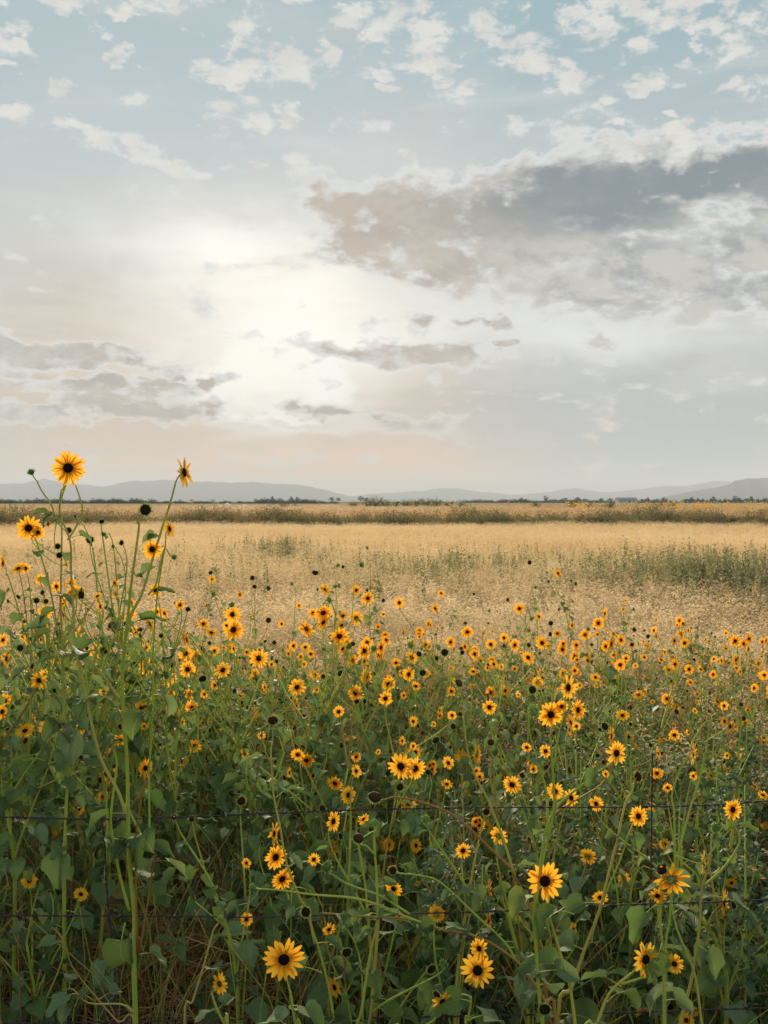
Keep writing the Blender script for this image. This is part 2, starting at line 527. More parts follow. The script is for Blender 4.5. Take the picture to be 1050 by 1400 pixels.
LEAF_T = [(0.0, (0.070, 0.105, 0.036)), (0.25, (0.130, 0.185, 0.064)), (0.5, (0.185, 0.250, 0.105)), (0.72, (0.235, 0.305, 0.160)), (0.88, (0.15, 0.23, 0.050)), (0.96, (0.20, 0.27, 0.06)), (1.0, (0.34, 0.30, 0.06))]
M_LEAF = mat_leaf('sunflower_leaf', LEAF_T)
M_LEAF_LOW = mat_leaf('lower_leaf', [(0.0, (0.020, 0.040, 0.017)), (0.5, (0.035, 0.070, 0.030)), (1.0, (0.06, 0.10, 0.045))], 0.15)
M_WEED = mat_leaf('weed_leaf', [(0.0, (0.09, 0.14, 0.075)), (0.6, (0.13, 0.19, 0.10)), (1.0, (0.17, 0.21, 0.09))], 0.25, 0.2, 0.7)


def mat_stem(name, a, b, c, f1=0.35, f2=0.7):
    m_, g = material(name)
    r = rnd_node(g)
    uv, u, v = uv_node(g)
    tc = g.n('ShaderNodeTexCoord')
    nz = g.noise(tc.outputs['Object'], 14, 3, 0.6)
    col = g.ramp(g.m('ADD', g.m('MULTIPLY', r, 0.75), g.m('MULTIPLY', nz, 0.3)), [(0.0, a), (f1, a), (f2, b), (0.97, c)])
    streak = g.noise(g.vm('MULTIPLY', uv, (26, 2, 1)), 1.0, 2, 0.5)
    col = g.mix(g.ss(streak, 0.4, 0.65, 0, 0.4), col, g.mix(0.5, col, (0.30, 0.30, 0.13)))
    hair = g.noise(tc.outputs['Object'], 420, 1, 0.5)
    return finish(m_, g, col, 0.75, 0.12, 0.15, None, g.m('ADD', streak, hair), 0.4, 0.002)


M_STEM = mat_stem('green_stem', (0.46, 0.56, 0.085), (0.62, 0.60, 0.12), (0.58, 0.38, 0.15))
M_BRANCH = mat_stem('branch_stem', (0.46, 0.56, 0.09), (0.60, 0.54, 0.12), (0.34, 0.11, 0.05), 0.45, 0.72)
M_STALKS = mat_stem('thin_stalk', (0.44, 0.54, 0.085), (0.62, 0.42, 0.13), (0.36, 0.12, 0.05), 0.34, 0.58)
M_DRYSTEM = mat_stem('dry_stem', (0.46, 0.19, 0.055), (0.60, 0.34, 0.12), (0.66, 0.52, 0.28))


def mat_petal(name, tip, base, dark, trans=0.35):
    m_, g = material(name)
    uv, u, v = uv_node(g)
    r = rnd_node(g)
    col = g.mix(g.ss(v, 0.0, 0.62, 1, 0), tip, base)
    col = g.mix(g.m('MULTIPLY', r, 0.40), col, dark)
    line = g.noise(g.vm('MULTIPLY', uv, (12, 1.3, 1)), 1.0, 3, 0.5)
    col = g.mix(g.ss(line, 0.45, 0.7, 0, 0.30), col, base)
    return finish(m_, g, col, 0.7, 0.1, trans, None, line, 0.35, 0.002)


M_PETAL = mat_petal('yellow_petal', (0.94, 0.53, 0.038), (0.88, 0.33, 0.013), (0.92, 0.38, 0.018), 0.30)
M_WITHER = mat_petal('withered_petal', (0.70, 0.24, 0.02), (0.42, 0.075, 0.012), (0.36, 0.09, 0.02), 0.25)


def mat_disc(name, ring, mid, rough=0.85):
    m_, g = material(name)
    uv, u, v = uv_node(g)
    vo = g.n('ShaderNodeTexVoronoi')
    tc = g.n('ShaderNodeTexCoord')
    g.put(vo.inputs['Vector'], tc.outputs['Object'])
    vo.inputs['Scale'].default_value = 420
    nz = g.noise(tc.outputs['Object'], 160, 2, 0.6)
    col = g.mix(g.ss(v, 0.25, 0.95, 0, 1), mid, ring)
    col = g.mix(g.ss(nz, 0.4, 0.7, 0, 0.6), col, g.vm('SCALE', col, s=0.4))
    return finish(m_, g, col, rough, 0.15, None, None, vo.outputs['Distance'], 1.0, 0.004)


M_DISC = mat_disc('dark_disc', (0.022, 0.010, 0.007), (0.045, 0.020, 0.012))
M_DISC_GREEN = mat_disc('green_disc', (0.045, 0.035, 0.012), (0.16, 0.19, 0.04))
M_DISC_BROWN = mat_disc('brown_seed_head', (0.13, 0.050, 0.022), (0.20, 0.095, 0.040))
m_, g_ = material('green_bract')
_r = rnd_node(g_)
M_BRACT = finish(m_, g_, g_.ramp(_r, [(0, (0.15, 0.25, 0.07)), (0.6, (0.23, 0.36, 0.09)), (1, (0.34, 0.42, 0.12))]), 0.75, 0.1, 0.2)

# ------------------------------------------------------------------ ground
def field_colour(g):
    """what grows or has dried up where, in plan: shared by the soil sheet and the grass on it"""
    p = wpos(g)
    s = g.n('ShaderNodeSeparateXYZ')
    g.put(s.inputs[0], p)
    x, y, z = s.outputs
    n1 = g.noise(g.vm('MULTIPLY', p, (0.5, 1.0, 0.0)), 0.16, 4, 0.55)
    n2 = g.noise(g.vm('MULTIPLY', p, (0.25, 1.0, 0.0)), 0.55, 3, 0.6)
    gold = g.mix(g.ss(n1, 0.38, 0.62, 0, 1), (0.62, 0.43, 0.215), (0.73, 0.55, 0.31))
    gold = g.mix(g.ss(n2, 0.48, 0.70, 0, 0.6), gold, (0.49, 0.285, 0.115))
    nearc = g.mix(g.ss(n1, 0.42, 0.60, 0, 1), (0.50, 0.35, 0.185), (0.64, 0.49, 0.285))
    nearc = g.mix(g.ss(n2, 0.46, 0.66, 0, 0.55), nearc, (0.40, 0.245, 0.125))
    col = g.mix(g.ss(y, 12.5, 21, 0, 1), nearc, gold)
    olive = g.m('MULTIPLY', g.ss(g.noise(g.vm('MULTIPLY', p, (0.35, 1.0, 0.0)), 0.30, 3, 0.5), 0.44, 0.60, 0, 0.5), g.m('MULTIPLY', g.ss(y, 11, 15, 0, 1), g.ss(y, 20, 27, 1, 0)))
    col = g.mix(olive, col, (0.32, 0.27, 0.09))
    far = g.mix(g.ss(g.noise(g.vm('MULTIPLY', p, (0.3, 1, 0)), 0.045, 4, 0.6), 0.42, 0.60, 0, 1), (0.50, 0.29, 0.12), (0.60, 0.42, 0.20))
    red = g.mix(g.ss(g.noise(g.vm('MULTIPLY', p, (0.4, 1, 0)), 0.12, 3, 0.5), 0.40, 0.60, 0, 1), (0.42, 0.22, 0.085), (0.54, 0.34, 0.14))
    far = g.mix(g.ss(y, 75, 115, 1, 0), far, red)
    gr = g.m('MULTIPLY', g.ss(g.noise(g.vm('MULTIPLY', p, (0.12, 1, 0)), 0.05, 4, 0.6), 0.50, 0.62, 0, 0.7), g.ss(y, 90, 140, 0, 1))
    far = g.mix(gr, far, (0.15, 0.15, 0.065))
    very = g.mix(g.ss(g.noise(g.vm('MULTIPLY', p, (0.1, 1, 0)), 0.006, 3, 0.5), 0.4, 0.6, 0, 1), (0.26, 0.185, 0.09), (0.40, 0.29, 0.14))
    far = g.mix(g.ss(y, 350, 900, 0, 1), far, very)
    col = g.mix(g.ss(y, 47, 54, 0, 1), col, far)
    return col, x, y, z


m_, g_ = material('dry_field_soil')
_c, _x, _y, _z = field_colour(g_)
_n = g_.noise(wpos(g_), 9, 6, 0.65)
_soil = g_.mix(g_.ss(_n, 0.35, 0.65, 0, 1), (0.055, 0.036, 0.020), (0.12, 0.082, 0.045))
_c = g_.mix(g_.ss(_y, 6.5, 11, 1, 0), g_.mix(g_.ss(_n, 0.3, 0.7, 0.0, 0.45), _c, g_.vm('SCALE', _c, s=0.55)), _soil)
M_GROUND = finish(m_, g_, _c, 1.0, 0.0, None, None, g_.m('MULTIPLY', _n, g_.ss(_y, 12, 30, 1, 0)), 0.6, 0.05)


def heightg(x, y):
    return 0.05 * math.sin(x * 0.31 + 1.3) * math.sin(y * 0.23) * min(1.0, y / 12 if y > 0 else 0)


def ground_mesh():
    rs = [0.0, 1.5, 3, 4.5, 6, 8, 10, 13, 16, 20, 25, 30, 36, 43, 50, 60, 72, 90, 120, 170, 250, 400, 700, 1300, 2500, 5000, 9000, 16000]
    ns = 96
    b = MB()
    vs_ = [(0, 0, 0)]
    for r in rs[1:]:
        for k in range(ns):
            a = 2 * PI * k / ns
            x, y = r * math.sin(a), r * math.cos(a)
            vs_.append((x, y, heightg(x, y) if r < 60 else 0.0))
    fs = [(0, 1 + (k + 1) % ns, 1 + k) for k in range(ns)]
    for i in range(len(rs) - 2):
        o0, o1 = 1 + i * ns, 1 + (i + 1) * ns
        for k in range(ns):
            k2 = (k + 1) % ns
            fs.append((o0 + k, o0 + k2, o1 + k2, o1 + k))
    b.add(vs_, fs)
    return b


gnd = ground_mesh().build('ground', M_GROUND)
tag(gnd, 'dry earth and stubble of the flat fields running to the horizon', None, None, 'structure')

# ------------------------------------------------------------------ mountains
m_, g_ = material('mountain_scrub')
_n = g_.noise(g_.vm('MULTIPLY', wpos(g_), (1, 1, 3)), 0.004, 6, 0.6)
M_MOUNT = finish(m_, g_, g_.mix(g_.ss(_n, 0.35, 0.65, 0, 1), (0.07, 0.075, 0.06), (0.12, 0.105, 0.08)), 1.0, 0.0)


def ridge(name, dist, prof, label, depth, seed, M=M_MOUNT):
    """a range of hills: crest heights from the photo, at its own distance, with spurs running down to the plain"""
    r = random.Random(seed)
    xs = [p[0] for p in prof]
    n = int((xs[-1] - xs[0]) / 5)
    ph = [r.uniform(0, 9) for _ in range(8)]
    rows = [(-1.0, 0.0), (-0.72, 0.16), (-0.5, 0.36), (-0.32, 0.6), (-0.16, 0.83), (-0.05, 0.965), (0.0, 1.0), (0.12, 0.9), (0.4, 0.5), (0.8, 0.0)]
    b = MB()
    vs_, fs = [], []
    for i in range(n + 1):
        px = xs[0] + (xs[-1] - xs[0]) * i / n
        py = np.interp(px, xs, [p[1] for p in prof])
        h = max(0.0, (685 - py) / F * dist) + EYE
        h *= 1 + 0.025 * math.sin(px * 0.11 + ph[0]) + 0.015 * math.sin(px * 0.31 + ph[1])
        X = (px - 525) / F * dist
        for j, (d, k) in enumerate(rows):
            spur = 1 + 0.13 * math.sin(px * 0.075 + ph[2] + d * 2) * (1 - k) * k * 4 + 0.12 * math.sin(px * 0.23 + ph[3] + d * 5) * (1 - k) * k * 4
            sc = (dist + d * depth * (1 + 0.15 * math.sin(px * 0.05 + ph[4]))) / dist
            vs_.append((X * sc, dist * sc, h * k * spur - 2 if k > 0 else -6))
    m = len(rows)
    for i in range(n):
        for j in range(m - 1):
            fs.append((i * m + j, (i + 1) * m + j, (i + 1) * m + j + 1, i * m + j + 1))
    b.add(vs_, fs)
    o = b.build(name, M)
    return tag(o, label, None, None, 'structure')


ridge('mountains', 9000, [(-330, 672), (-200, 660), (-90, 664), (0, 662), (30, 660), (60, 655), (100, 661), (140, 665), (160, 661), (185, 657), (220, 656), (260, 658), (300, 659), (340, 659), (385, 661), (420, 664),
                          (440, 668), (460, 674), (480, 678), (500, 682), (520, 687)], 'blue hazy mountain range behind the two tallest sunflowers', 1500, 1)
ridge('mountains', 10400, [(430, 687), (470, 679), (500, 676), (540, 673), (575, 671), (600, 667), (630, 668), (665, 673), (700, 676), (740, 674), (765, 669), (785, 667), (800, 670), (835, 673), (860, 670), (885, 667),
                           (905, 665), (935, 664), (965, 660), (983, 656), (1000, 658), (1040, 664), (1150, 670), (1300, 680)], 'pale far range of hills low along the middle and right of the horizon', 1200, 2)
ridge('mountains', 6200, [(880, 687), (905, 680), (930, 674), (950, 670), (975, 667), (1000, 660), (1004, 656), (1012, 656), (1050, 652), (1120, 650), (1200, 655), (1330, 664), (1500, 678)],
      'nearer grey mountain with a flat shoulder at the right edge of the horizon', 1300, 3)

# ------------------------------------------------------------------ haze
m_, g_ = material('haze_air')
pv = g_.n('ShaderNodeVolumePrincipled')
pv.inputs['Color'].default_value = (0.64, 0.70, 0.78, 1)
pv.inputs['Density'].default_value = 0.00016
pv.inputs['Anisotropy'].default_value = 0.0
_o = g_.n('ShaderNodeOutputMaterial')
g_.t.links.new(pv.outputs[0], _o.inputs['Volume'])
b = MB()
hx, hy0, hy1, hz0, hz1 = 13000, -3000, 15500, -8, 330
b.add([(x, y, z) for z in (hz0, hz1) for y in (hy0, hy1) for x in (-hx, hx)],
      [(0, 2, 3, 1), (4, 5, 7, 6), (0, 1, 5, 4), (2, 6, 7, 3), (0, 4, 6, 2), (1, 3, 7, 5)])
hz = b.build('haze', m_, None, False)
tag(hz, 'thin dusty evening air lying over the fields and hills', None, None, 'stuff')

# ------------------------------------------------------------------ dry grass and scrub (uncountable: instanced on points)
m_, g_ = material('dry_grass')
_c, _x, _y, _z = field_colour(g_)
_oi = g_.n('ShaderNodeObjectInfo').outputs['Random']
_a = g_.n('ShaderNodeAttribute', attribute_name='rnd').outputs['Fac']
_c = g_.mix(g_.m('MULTIPLY', g_.ss(_oi, 0.0, 1.0, 0, 1), 0.42), _c, (0.80, 0.66, 0.44))
_c = g_.mix(g_.m('MULTIPLY', _a, 0.26), _c, (0.36, 0.215, 0.095))
M_GRASS = finish(m_, g_, _c, 0.7, 0.2, 0.42)
m_, g_ = material('scrub_leaf')
_oi = g_.n('ShaderNodeObjectInfo').outputs['Random']
_a = g_.n('ShaderNodeAttribute', attribute_name='rnd').outputs['Fac']
_v = g_.m('FRACT', g_.m('ADD', g_.m('MULTIPLY', _oi, 0.6), g_.m('MULTIPLY', _a, 0.4)))
M_SCRUB = finish(m_, g_, g_.ramp(_v, [(0, (0.10, 0.11, 0.055)), (0.4, (0.15, 0.145, 0.07)), (0.7, (0.24, 0.175, 0.08)), (1, (0.34, 0.20, 0.09))]), 0.75, 0.15, 0.3)
m_, g_ = material('olive_stalk')
_oi = g_.n('ShaderNodeObjectInfo').outputs['Random']
_a = g_.n('ShaderNodeAttribute', attribute_name='rnd').outputs['Fac']
_v = g_.m('FRACT', g_.m('ADD', g_.m('MULTIPLY', _oi, 0.6), g_.m('MULTIPLY', _a, 0.4)))
M_STALK = finish(m_, g_, g_.ramp(_v, [(0, (0.15, 0.165, 0.075)), (0.5, (0.23, 0.23, 0.105)), (0.8, (0.36, 0.31, 0.15)), (1, (0.40, 0.27, 0.12))]), 0.75, 0.15, 0.3)


def blade(b, base, tip, w, bend, mi=0, rnd=0.0, seg=3):
    base, tip = Vector(base), Vector(tip)
    d = tip - base
    s = d.cross(Vector((0, 0, 1)))
    s = (s.normalized() if s.length > 1e-5 else Vector((1, 0, 0)))
    a = random.uniform(0, PI)
    s = Quaternion((0, 0, 1), a) @ s
    vs_, fs, uv = [], [], []
    for i in range(seg + 1):
        t = i / seg
        p = base.lerp(tip, t) + Vector(bend) * (t * t)
        ww = w * (1 - t * 0.85)
        vs_ += [tuple(p - s * ww), tuple(p + s * ww)]
        uv += [(0, t), (1, t)]
    for i in range(seg):
        fs.append((2 * i, 2 * i + 1, 2 * i + 3, 2 * i + 2))
    b.add(vs_, fs, mi, uv, rnd)
    return Vector(vs_[-1])


def grass_tuft(seed, n=16, h=0.55, spread=0.12, w=0.0016, heads=True):
    random.seed(seed)
    b = MB()
    for i in range(n):
        a, r = random.uniform(0, 2 * PI), spread * math.sqrt(random.random())
        x, y = r * math.cos(a), r * math.sin(a)
        hh = h * random.uniform(0.55, 1.1)
        lean = random.uniform(0.02, 0.20)
        tx, ty = x + math.cos(a) * lean * hh, y + math.sin(a) * lean * hh
        bend = (random.uniform(-.10, .10) * hh, random.uniform(-.10, .10) * hh, -random.uniform(0, .10) * hh)
        rn = random.random()
        end = blade(b, (x, y, 0), (tx, ty, hh), w, bend, 0, rn)
        if heads:
            L = random.uniform(0.10, 0.17) * h / 0.55
            d = Vector(bend).normalized() * 0.5 + Vector((0, 0, random.uniform(0.2, .9)))
            d.normalize()
            for k in range(7):           # drooping spikelets
                p = end + d * L * (k / 7 - 0.35)
                q = p + Vector((random.uniform(-1, 1), random.uniform(-1, 1), random.uniform(-0.9, .4))).normalized() * L * 0.20
                s = (q - p).cross(Vector((random.uniform(-1, 1), random.uniform(-1, 1), 0.3))).normalized() * w * 1.9
                mpt = (p + q) / 2
                b.add([tuple(p), tuple(mpt - s), tuple(q), tuple(mpt + s)], [(0, 1, 2, 3)], 0, None, min(1, rn * 0.5))
    for i in range(n // 2):              # low crossing blades
        a = random.uniform(0, 2 * PI)
        x, y = spread * random.uniform(-1, 1), spread * random.uniform(-1, 1)
        hh = h * random.uniform(0.25, .5)
        blade(b, (x, y, 0), (x + math.cos(a) * hh * .6, y + math.sin(a) * hh * .6, hh), w * 1.6, (0, 0, -.1 * hh), 0, random.uniform(.3, 1), 2)
    return b


def stalk_weed(seed, h=0.85, n=5, spread=0.14, leaf=0.022, w=0.003, nl=26):
    random.seed(seed)
    b = MB()
    for i in range(n):
        a, r = random.uniform(0, 2 * PI), spread * random.random()
        x, y = r * math.cos(a), r * math.sin(a)
        hh = h * random.uniform(0.5, 1.08)
        lx, ly = random.uniform(-.12, .12) * hh, random.uniform(-.12, .12) * hh
        rn = random.random()
        blade(b, (x, y, 0), (x + lx, y + ly, hh), w, (0, 0, 0), 0, rn, 3)
        for k in range(nl):
            t = random.uniform(0.12, 1.0)
            p = Vector((x + lx * t, y + ly * t, hh * t))
            an = random.uniform(0, 2 * PI)
            L = leaf * random.uniform(0.6, 1.6) * (1.35 - t)
            o = Vector((math.cos(an), math.sin(an), random.uniform(0.1, 1.5))).normalized()
            q = p + o * L * 2.0
            s = o.cross(Vector((random.uniform(-1, 1), random.uniform(-1, 1), random.uniform(-1, 1)))).normalized() * L * .42
            mpt = (p + q) / 2
            b.add([tuple(p), tuple(mpt - s), tuple(q), tuple(mpt + s)], [(0, 1, 2, 3)], 0, None, rn)
    return b


def scrub(seed, h=1.0, w=0.7, n=260, leaf=0.05):
    """a loose bush: many leafy shoots fanning up from the root, ragged top"""
    random.seed(seed)
    b = MB()
    for i in range(n // 9):
        a, k = random.uniform(0, 2 * PI), random.random() ** 0.6
        hh = h * (1 - 0.45 * k * k) * random.uniform(0.55, 1.12)
        ex, ey = w * k * math.cos(a), w * k * math.sin(a)
        rn = random.random()
        blade(b, (ex * .25, ey * .25, 0), (ex, ey, hh), leaf * .14, (0, 0, 0), 0, rn, 2)
        for q in range(9):
            t = random.uniform(0.15, 1.0)
            p = Vector((ex * (.25 + .75 * t), ey * (.25 + .75 * t), hh * t)) + Vector([random.gauss(0, leaf * .9) for _ in range(3)])
            d = Vector([random.gauss(0, 1) for _ in range(3)]); d.z = abs(d.z); d.normalize()
            s = d.orthogonal().normalized() * leaf * .35
            q2 = p + d * leaf * 1.5
            mp = (p + q2) / 2
            b.add([tuple(p), tuple(mp - s), tuple(q2), tuple(mp + s)], [(0, 1, 2, 3)], 0, None, rn)
    return b


_src_id = [0]


def scatter(name, label, pts, rots, scls, idx, sources, mat):
    """one object: points carrying turn, size and variant; geometry nodes put a clump on each"""
    _src_id[0] += 1
    c = bpy.data.collections.new('sources_%02d' % _src_id[0])
    for i, sb in enumerate(sources):
        me = sb.mesh('%s_%02d' % (name, i), [mat], False)
        o = bpy.data.objects.new('%s_source_%02d' % (name, i), me)
        c.objects.link(o)
    me = bpy.data.meshes.new(name)
    n = len(pts)
    me.vertices.add(n)
    me.vertices.foreach_set('co', np.asarray(pts, dtype=np.float32).ravel())
    for an, ty, arr in (('turn', 'FLOAT_VECTOR', rots), ('size', 'FLOAT_VECTOR', scls)):
        at_ = me.attributes.new(an, ty, 'POINT')
        at_.data.foreach_set('vector', np.asarray(arr, dtype=np.float32).ravel())
    at_ = me.attributes.new('pick', 'INT', 'POINT')
    at_.data.foreach_set('value', np.asarray(idx, dtype=np.int32))
    me.materials.append(mat)
    ob = link(name, me)
    gt = bpy.data.node_groups.new(name + '_nodes', 'GeometryNodeTree')
    gt.interface.new_socket('Geometry', in_out='INPUT', socket_type='NodeSocketGeometry')
    gt.interface.new_socket('Geometry', in_out='OUTPUT', socket_type='NodeSocketGeometry')
    N, L = gt.nodes, gt.links
    gi, go = N.new('NodeGroupInput'), N.new('NodeGroupOutput')
    m2p = N.new('GeometryNodeMeshToPoints')
    iop = N.new('GeometryNodeInstanceOnPoints')
    ci = N.new('GeometryNodeCollectionInfo')
    ci.inputs['Collection'].default_value = c
    ci.inputs['Separate Children'].default_value = True
    ci.inputs['Reset Children'].default_value = True
    def attr(nm, ty):
        a = N.new('GeometryNodeInputNamedAttribute'); a.data_type = ty
        a.inputs['Name'].default_value = nm
        return a.outputs['Attribute']
    e2r = N.new('FunctionNodeEulerToRotation')
    L.new(attr('turn', 'FLOAT_VECTOR'), e2r.inputs[0])
    L.new(gi.outputs[0], m2p.inputs['Mesh'])
    L.new(m2p.outputs[0], iop.inputs['Points'])
    L.new(ci.outputs[0], iop.inputs['Instance'])
    iop.inputs['Pick Instance'].default_value = True
    L.new(attr('pick', 'INT'), iop.inputs['Instance Index'])
    L.new(e2r.outputs[0], iop.inputs['Rotation'])
    L.new(attr('size', 'FLOAT_VECTOR'), iop.inputs['Scale'])
    L.new(iop.outputs[0], go.inputs[0])
    md = ob.modifiers.new('scatter', 'NODES')
    md.node_group = gt
    return tag(ob, label, None, None, 'stuff')


def wedge(n, y0, y1, side=1.35, pad=1.5):
    """n points spread evenly over the strip of field the photograph (and a step beside it) can see"""
    u = rng.random(n)
    y = np.sqrt(y0 ** 2 + u * (y1 ** 2 - y0 ** 2))
    x = (rng.random(n) * 2 - 1) * (y * 0.386 * side + pad)
    return x, y


def place(n, y0, y1, smin, smax, widen=1.0, keep=None):
    x, y = wedge(n, y0, y1)
    if keep is not None:
        k = keep(x, y)
        x, y = x[k], y[k]
    n = len(x)
    z = np.array([heightg(a, c) if c < 58 else 0.0 for a, c in zip(x, y)])
    tilt = rng.normal(0, 0.10, (n, 2))
    rot = np.stack([tilt[:, 0], tilt[:, 1], rng.random(n) * 6.283], 1)
    s = smin + (smax - smin) * rng.random(n)
    scl = np.stack([s * widen, s * widen, s], 1)
    return np.stack([x, y, z], 1), rot, scl


def cat(*sets):
    return [np.concatenate(a) for a in zip(*sets)]


def vnoise(x, y, fx, fy, ph):
    return (np.sin(x * fx + ph) * np.cos(y * fy + ph * 1.7) + 0.6 * np.sin(x * fx * 2.3 + y * fy * 1.4 + ph * 2.1) + 0.4 * np.cos(x * fx * 4.1 - y * fy * 3.3 + ph)) / 2


# the tufts thin out where the sunflowers stand
def front(x, y):
    return rng.random(len(x)) < np.clip((y - 2.6) / 4.4 + (x / (y * .386)) * 0.30, 0.10, 1)


P_, R_, S_ = cat(place(3800, 3.0, 9.0, .70, 1.0, 1.0, front), place(6200, 9.0, 17, .75, 1.15, 1.1), place(11000, 17, 34, .7, 1.1, 1.5), place(9500, 34, 50, .7, 1.1, 2.2))
tufts = [grass_tuft(100 + i, 20, 0.56, 0.15) for i in range(7)]
scatter('dry_grass', 'golden dry wild oats and cheatgrass filling the field behind the sunflowers', P_, R_, S_, rng.integers(0, 7, len(P_)), tufts, M_GRASS)

P_, R_, S_ = cat(place(7000, 57.5, 110, .8, 1.25, 3.0), place(5200, 110, 260, .5, .8, 8.0))
scatter('dry_grass', 'reddish dry grass beyond the strip of scrub', P_, R_, S_, rng.integers(0, 4, len(P_)), [grass_tuft(200 + i, 26, 0.62, 0.3, 0.006) for i in range(4)], M_GRASS)


# olive weed stalks standing over the dry grass
def weeds_keep(x, y):
    px = 525 + x / y * F
    d = 0.05 + 0.04 * (px > 350)
    d = d + 0.6 * np.exp(-((px - 980) / 120) ** 2) * np.exp(-((y - 14.2) / 1.9) ** 2)
    d = d + 0.3 * np.exp(-((px - 800) / 130) ** 2) * np.exp(-((y - 16.5) / 2.0) ** 2)
    d = d + 0.35 * np.exp(-((px - 590) / 120) ** 2) * np.exp(-((y - 17.5) / 2.2) ** 2)
    d = d + 0.18 * np.exp(-((px - 250) / 150) ** 2) * np.exp(-((y - 14.0) / 2.2) ** 2)
    d = d * (0.35 + 0.9 * (vnoise(x, y, 1.1, 1.3, 3.3) > -0.05))
    return rng.random(len(x)) < d


def patch(n, px, sx, y0, sy, smin, smax):
    y = rng.normal(y0, sy, n)
    x = (rng.normal(px, sx, n) - 525) / F * y
    s_ = smin + (smax - smin) * rng.random(n)
    return np.stack([x, y, np.zeros(n)], 1), np.stack([rng.normal(0, .08, n), rng.normal(0, .08, n), rng.random(n) * 6.28], 1), np.stack([s_, s_, s_], 1)


P_, R_, S_ = cat(place(5200, 10.5, 23, .7, 1.12, 1.0, weeds_keep), patch(230, 985, 60, 14.0, 1.1, .8, 1.3), patch(80, 850, 60, 15.2, 1.2, .6, 1.0), patch(110, 570, 62, 16.5, 1.2, .6, 1.0), patch(60, 380, 40, 25, 1.0, .8, 1.1))
S_ *= 1.0
scatter('olive_weeds', 'thin olive green weed stalks standing in the dry grass', P_, R_, S_, rng.integers(0, 6, len(P_)), [stalk_weed(300 + i, n=6, nl=38, leaf=0.029) for i in range(6)], M_STALK)


# strip of grey green scrub across the far edge of the golden grass
def band_keep(x, y):
    px = 525 + x / y * F
    d = 0.68 - 0.45 * np.exp(-((px - 600) / 60) ** 2) - 0.35 * np.exp(-((px - 130) / 40) ** 2)
    return rng.random(len(x)) < d * (0.55 + 0.7 * (vnoise(x, y, .45, .3, 1.0) > -0.2))


P_, R_, S_ = place(3000, 49.0, 59.0, .80, 1.55, 1.0, band_keep)
S_ *= (0.85 + 0.35 * vnoise(P_[:, 0], P_[:, 1], .55, .2, 2.5))[:, None]
scatter('scrub_strip', 'grey green scrub growing in a strip across the field', P_, R_, S_, rng.integers(0, 5, len(P_)), [scrub(400 + i, 0.95, 0.55, 300, 0.05) for i in range(5)], M_SCRUB)
P_, R_, S_ = place(900, 62, 150, .35, .75, 1.6, lambda x, y: vnoise(x, y, .13, .11, 2.0) > 0.12)
scatter('low_scrub', 'scattered low scrub in the farther dry field', P_, R_, S_, rng.integers(0, 4, len(P_)), [scrub(420 + i, 0.95, 0.6, 220, 0.07) for i in range(4)], M_SCRUB)

# ------------------------------------------------------------------ shrubs and trees one can tell apart
m_, g_ = material('shrub_leaf')
_oi = g_.n('ShaderNodeObjectInfo').outputs['Random']
_a = g_.n('ShaderNodeAttribute', attribute_name='rnd').outputs['Fac']
M_SHRUB = finish(m_, g_, g_.ramp(g_.m('FRACT', g_.m('ADD', _oi, g_.m('MULTIPLY', _a, 0.35))), [(0, (0.07, 0.095, 0.03)), (0.5, (0.11, 0.135, 0.045)), (1, (0.16, 0.17, 0.06))]), 0.7, 0.2, 0.25)
M_TREE = finish(*material('tree_leaf'), (0.060, 0.062, 0.036), 0.9, 0.05, 0.15)
M_TRUNK = finish(*material('tree_bark'), (0.055, 0.042, 0.032), 0.9, 0.1)
m_, g_ = material('far_yellow_bloom')
M_YELLOW = finish(m_, g_, (0.75, 0.42, 0.03), 0.6, 0.2, 0.2)


def tree_meshes(seed, h, w, lobes):
    random.seed(seed)
    t = MB()
    t.tube([(0, 0, 0), (0.03 * h, 0, 0.2 * h), (-0.01 * h, 0.02 * h, 0.45 * h), (0.0, 0, 0.7 * h)], [0.035 * h, 0.028 * h, 0.02 * h, 0.008 * h], 6)
    c = MB()
    for i in range(lobes):
        a = random.uniform(0, 2 * PI)
        k = random.uniform(0.1, 1.0)
        cx, cy = w * .5 * k * math.cos(a), w * .5 * k * math.sin(a)
        cz = h * random.uniform(0.32, 0.93 - 0.28 * k)
        t.tube([(0, 0, 0.22 * h), (cx * .6, cy * .6, (0.22 * h + cz) / 2), (cx, cy, cz)], [0.018 * h, 0.011 * h, 0.004 * h], 4)
        rr = random.uniform(0.10, 0.20) * h
        rn = random.random()
        for q in range(46):
            d = Vector([random.gauss(0, 1) for _ in range(3)]).normalized()
            p = Vector((cx, cy, cz)) + Vector((d.x * 1.2, d.y * 1.2, d.z * .85)) * rr * random.uniform(0.4, 1.05)
            n_ = (d + Vector([random.gauss(0, .6) for _ in range(3)])).normalized()
            s = n_.orthogonal().normalized(); u = n_.cross(s)
            L = h * random.uniform(0.022, 0.055)
            c.add([tuple(p - s * L), tuple(p - u * L * .7), tuple(p + s * L), tuple(p + u * L * .7)], [(0, 1, 2, 3)], 0, None, rn)
    return t.mesh('trunk', [M_TRUNK]), c.mesh('crown', [M_TREE], False)


TREES = [tree_meshes(500, 7, 7, 17), tree_meshes(501, 7, 4.6, 12), tree_meshes(502, 6, 9, 20), tree_meshes(503, 7, 3.0, 9), tree_meshes(504, 5, 8, 16)]


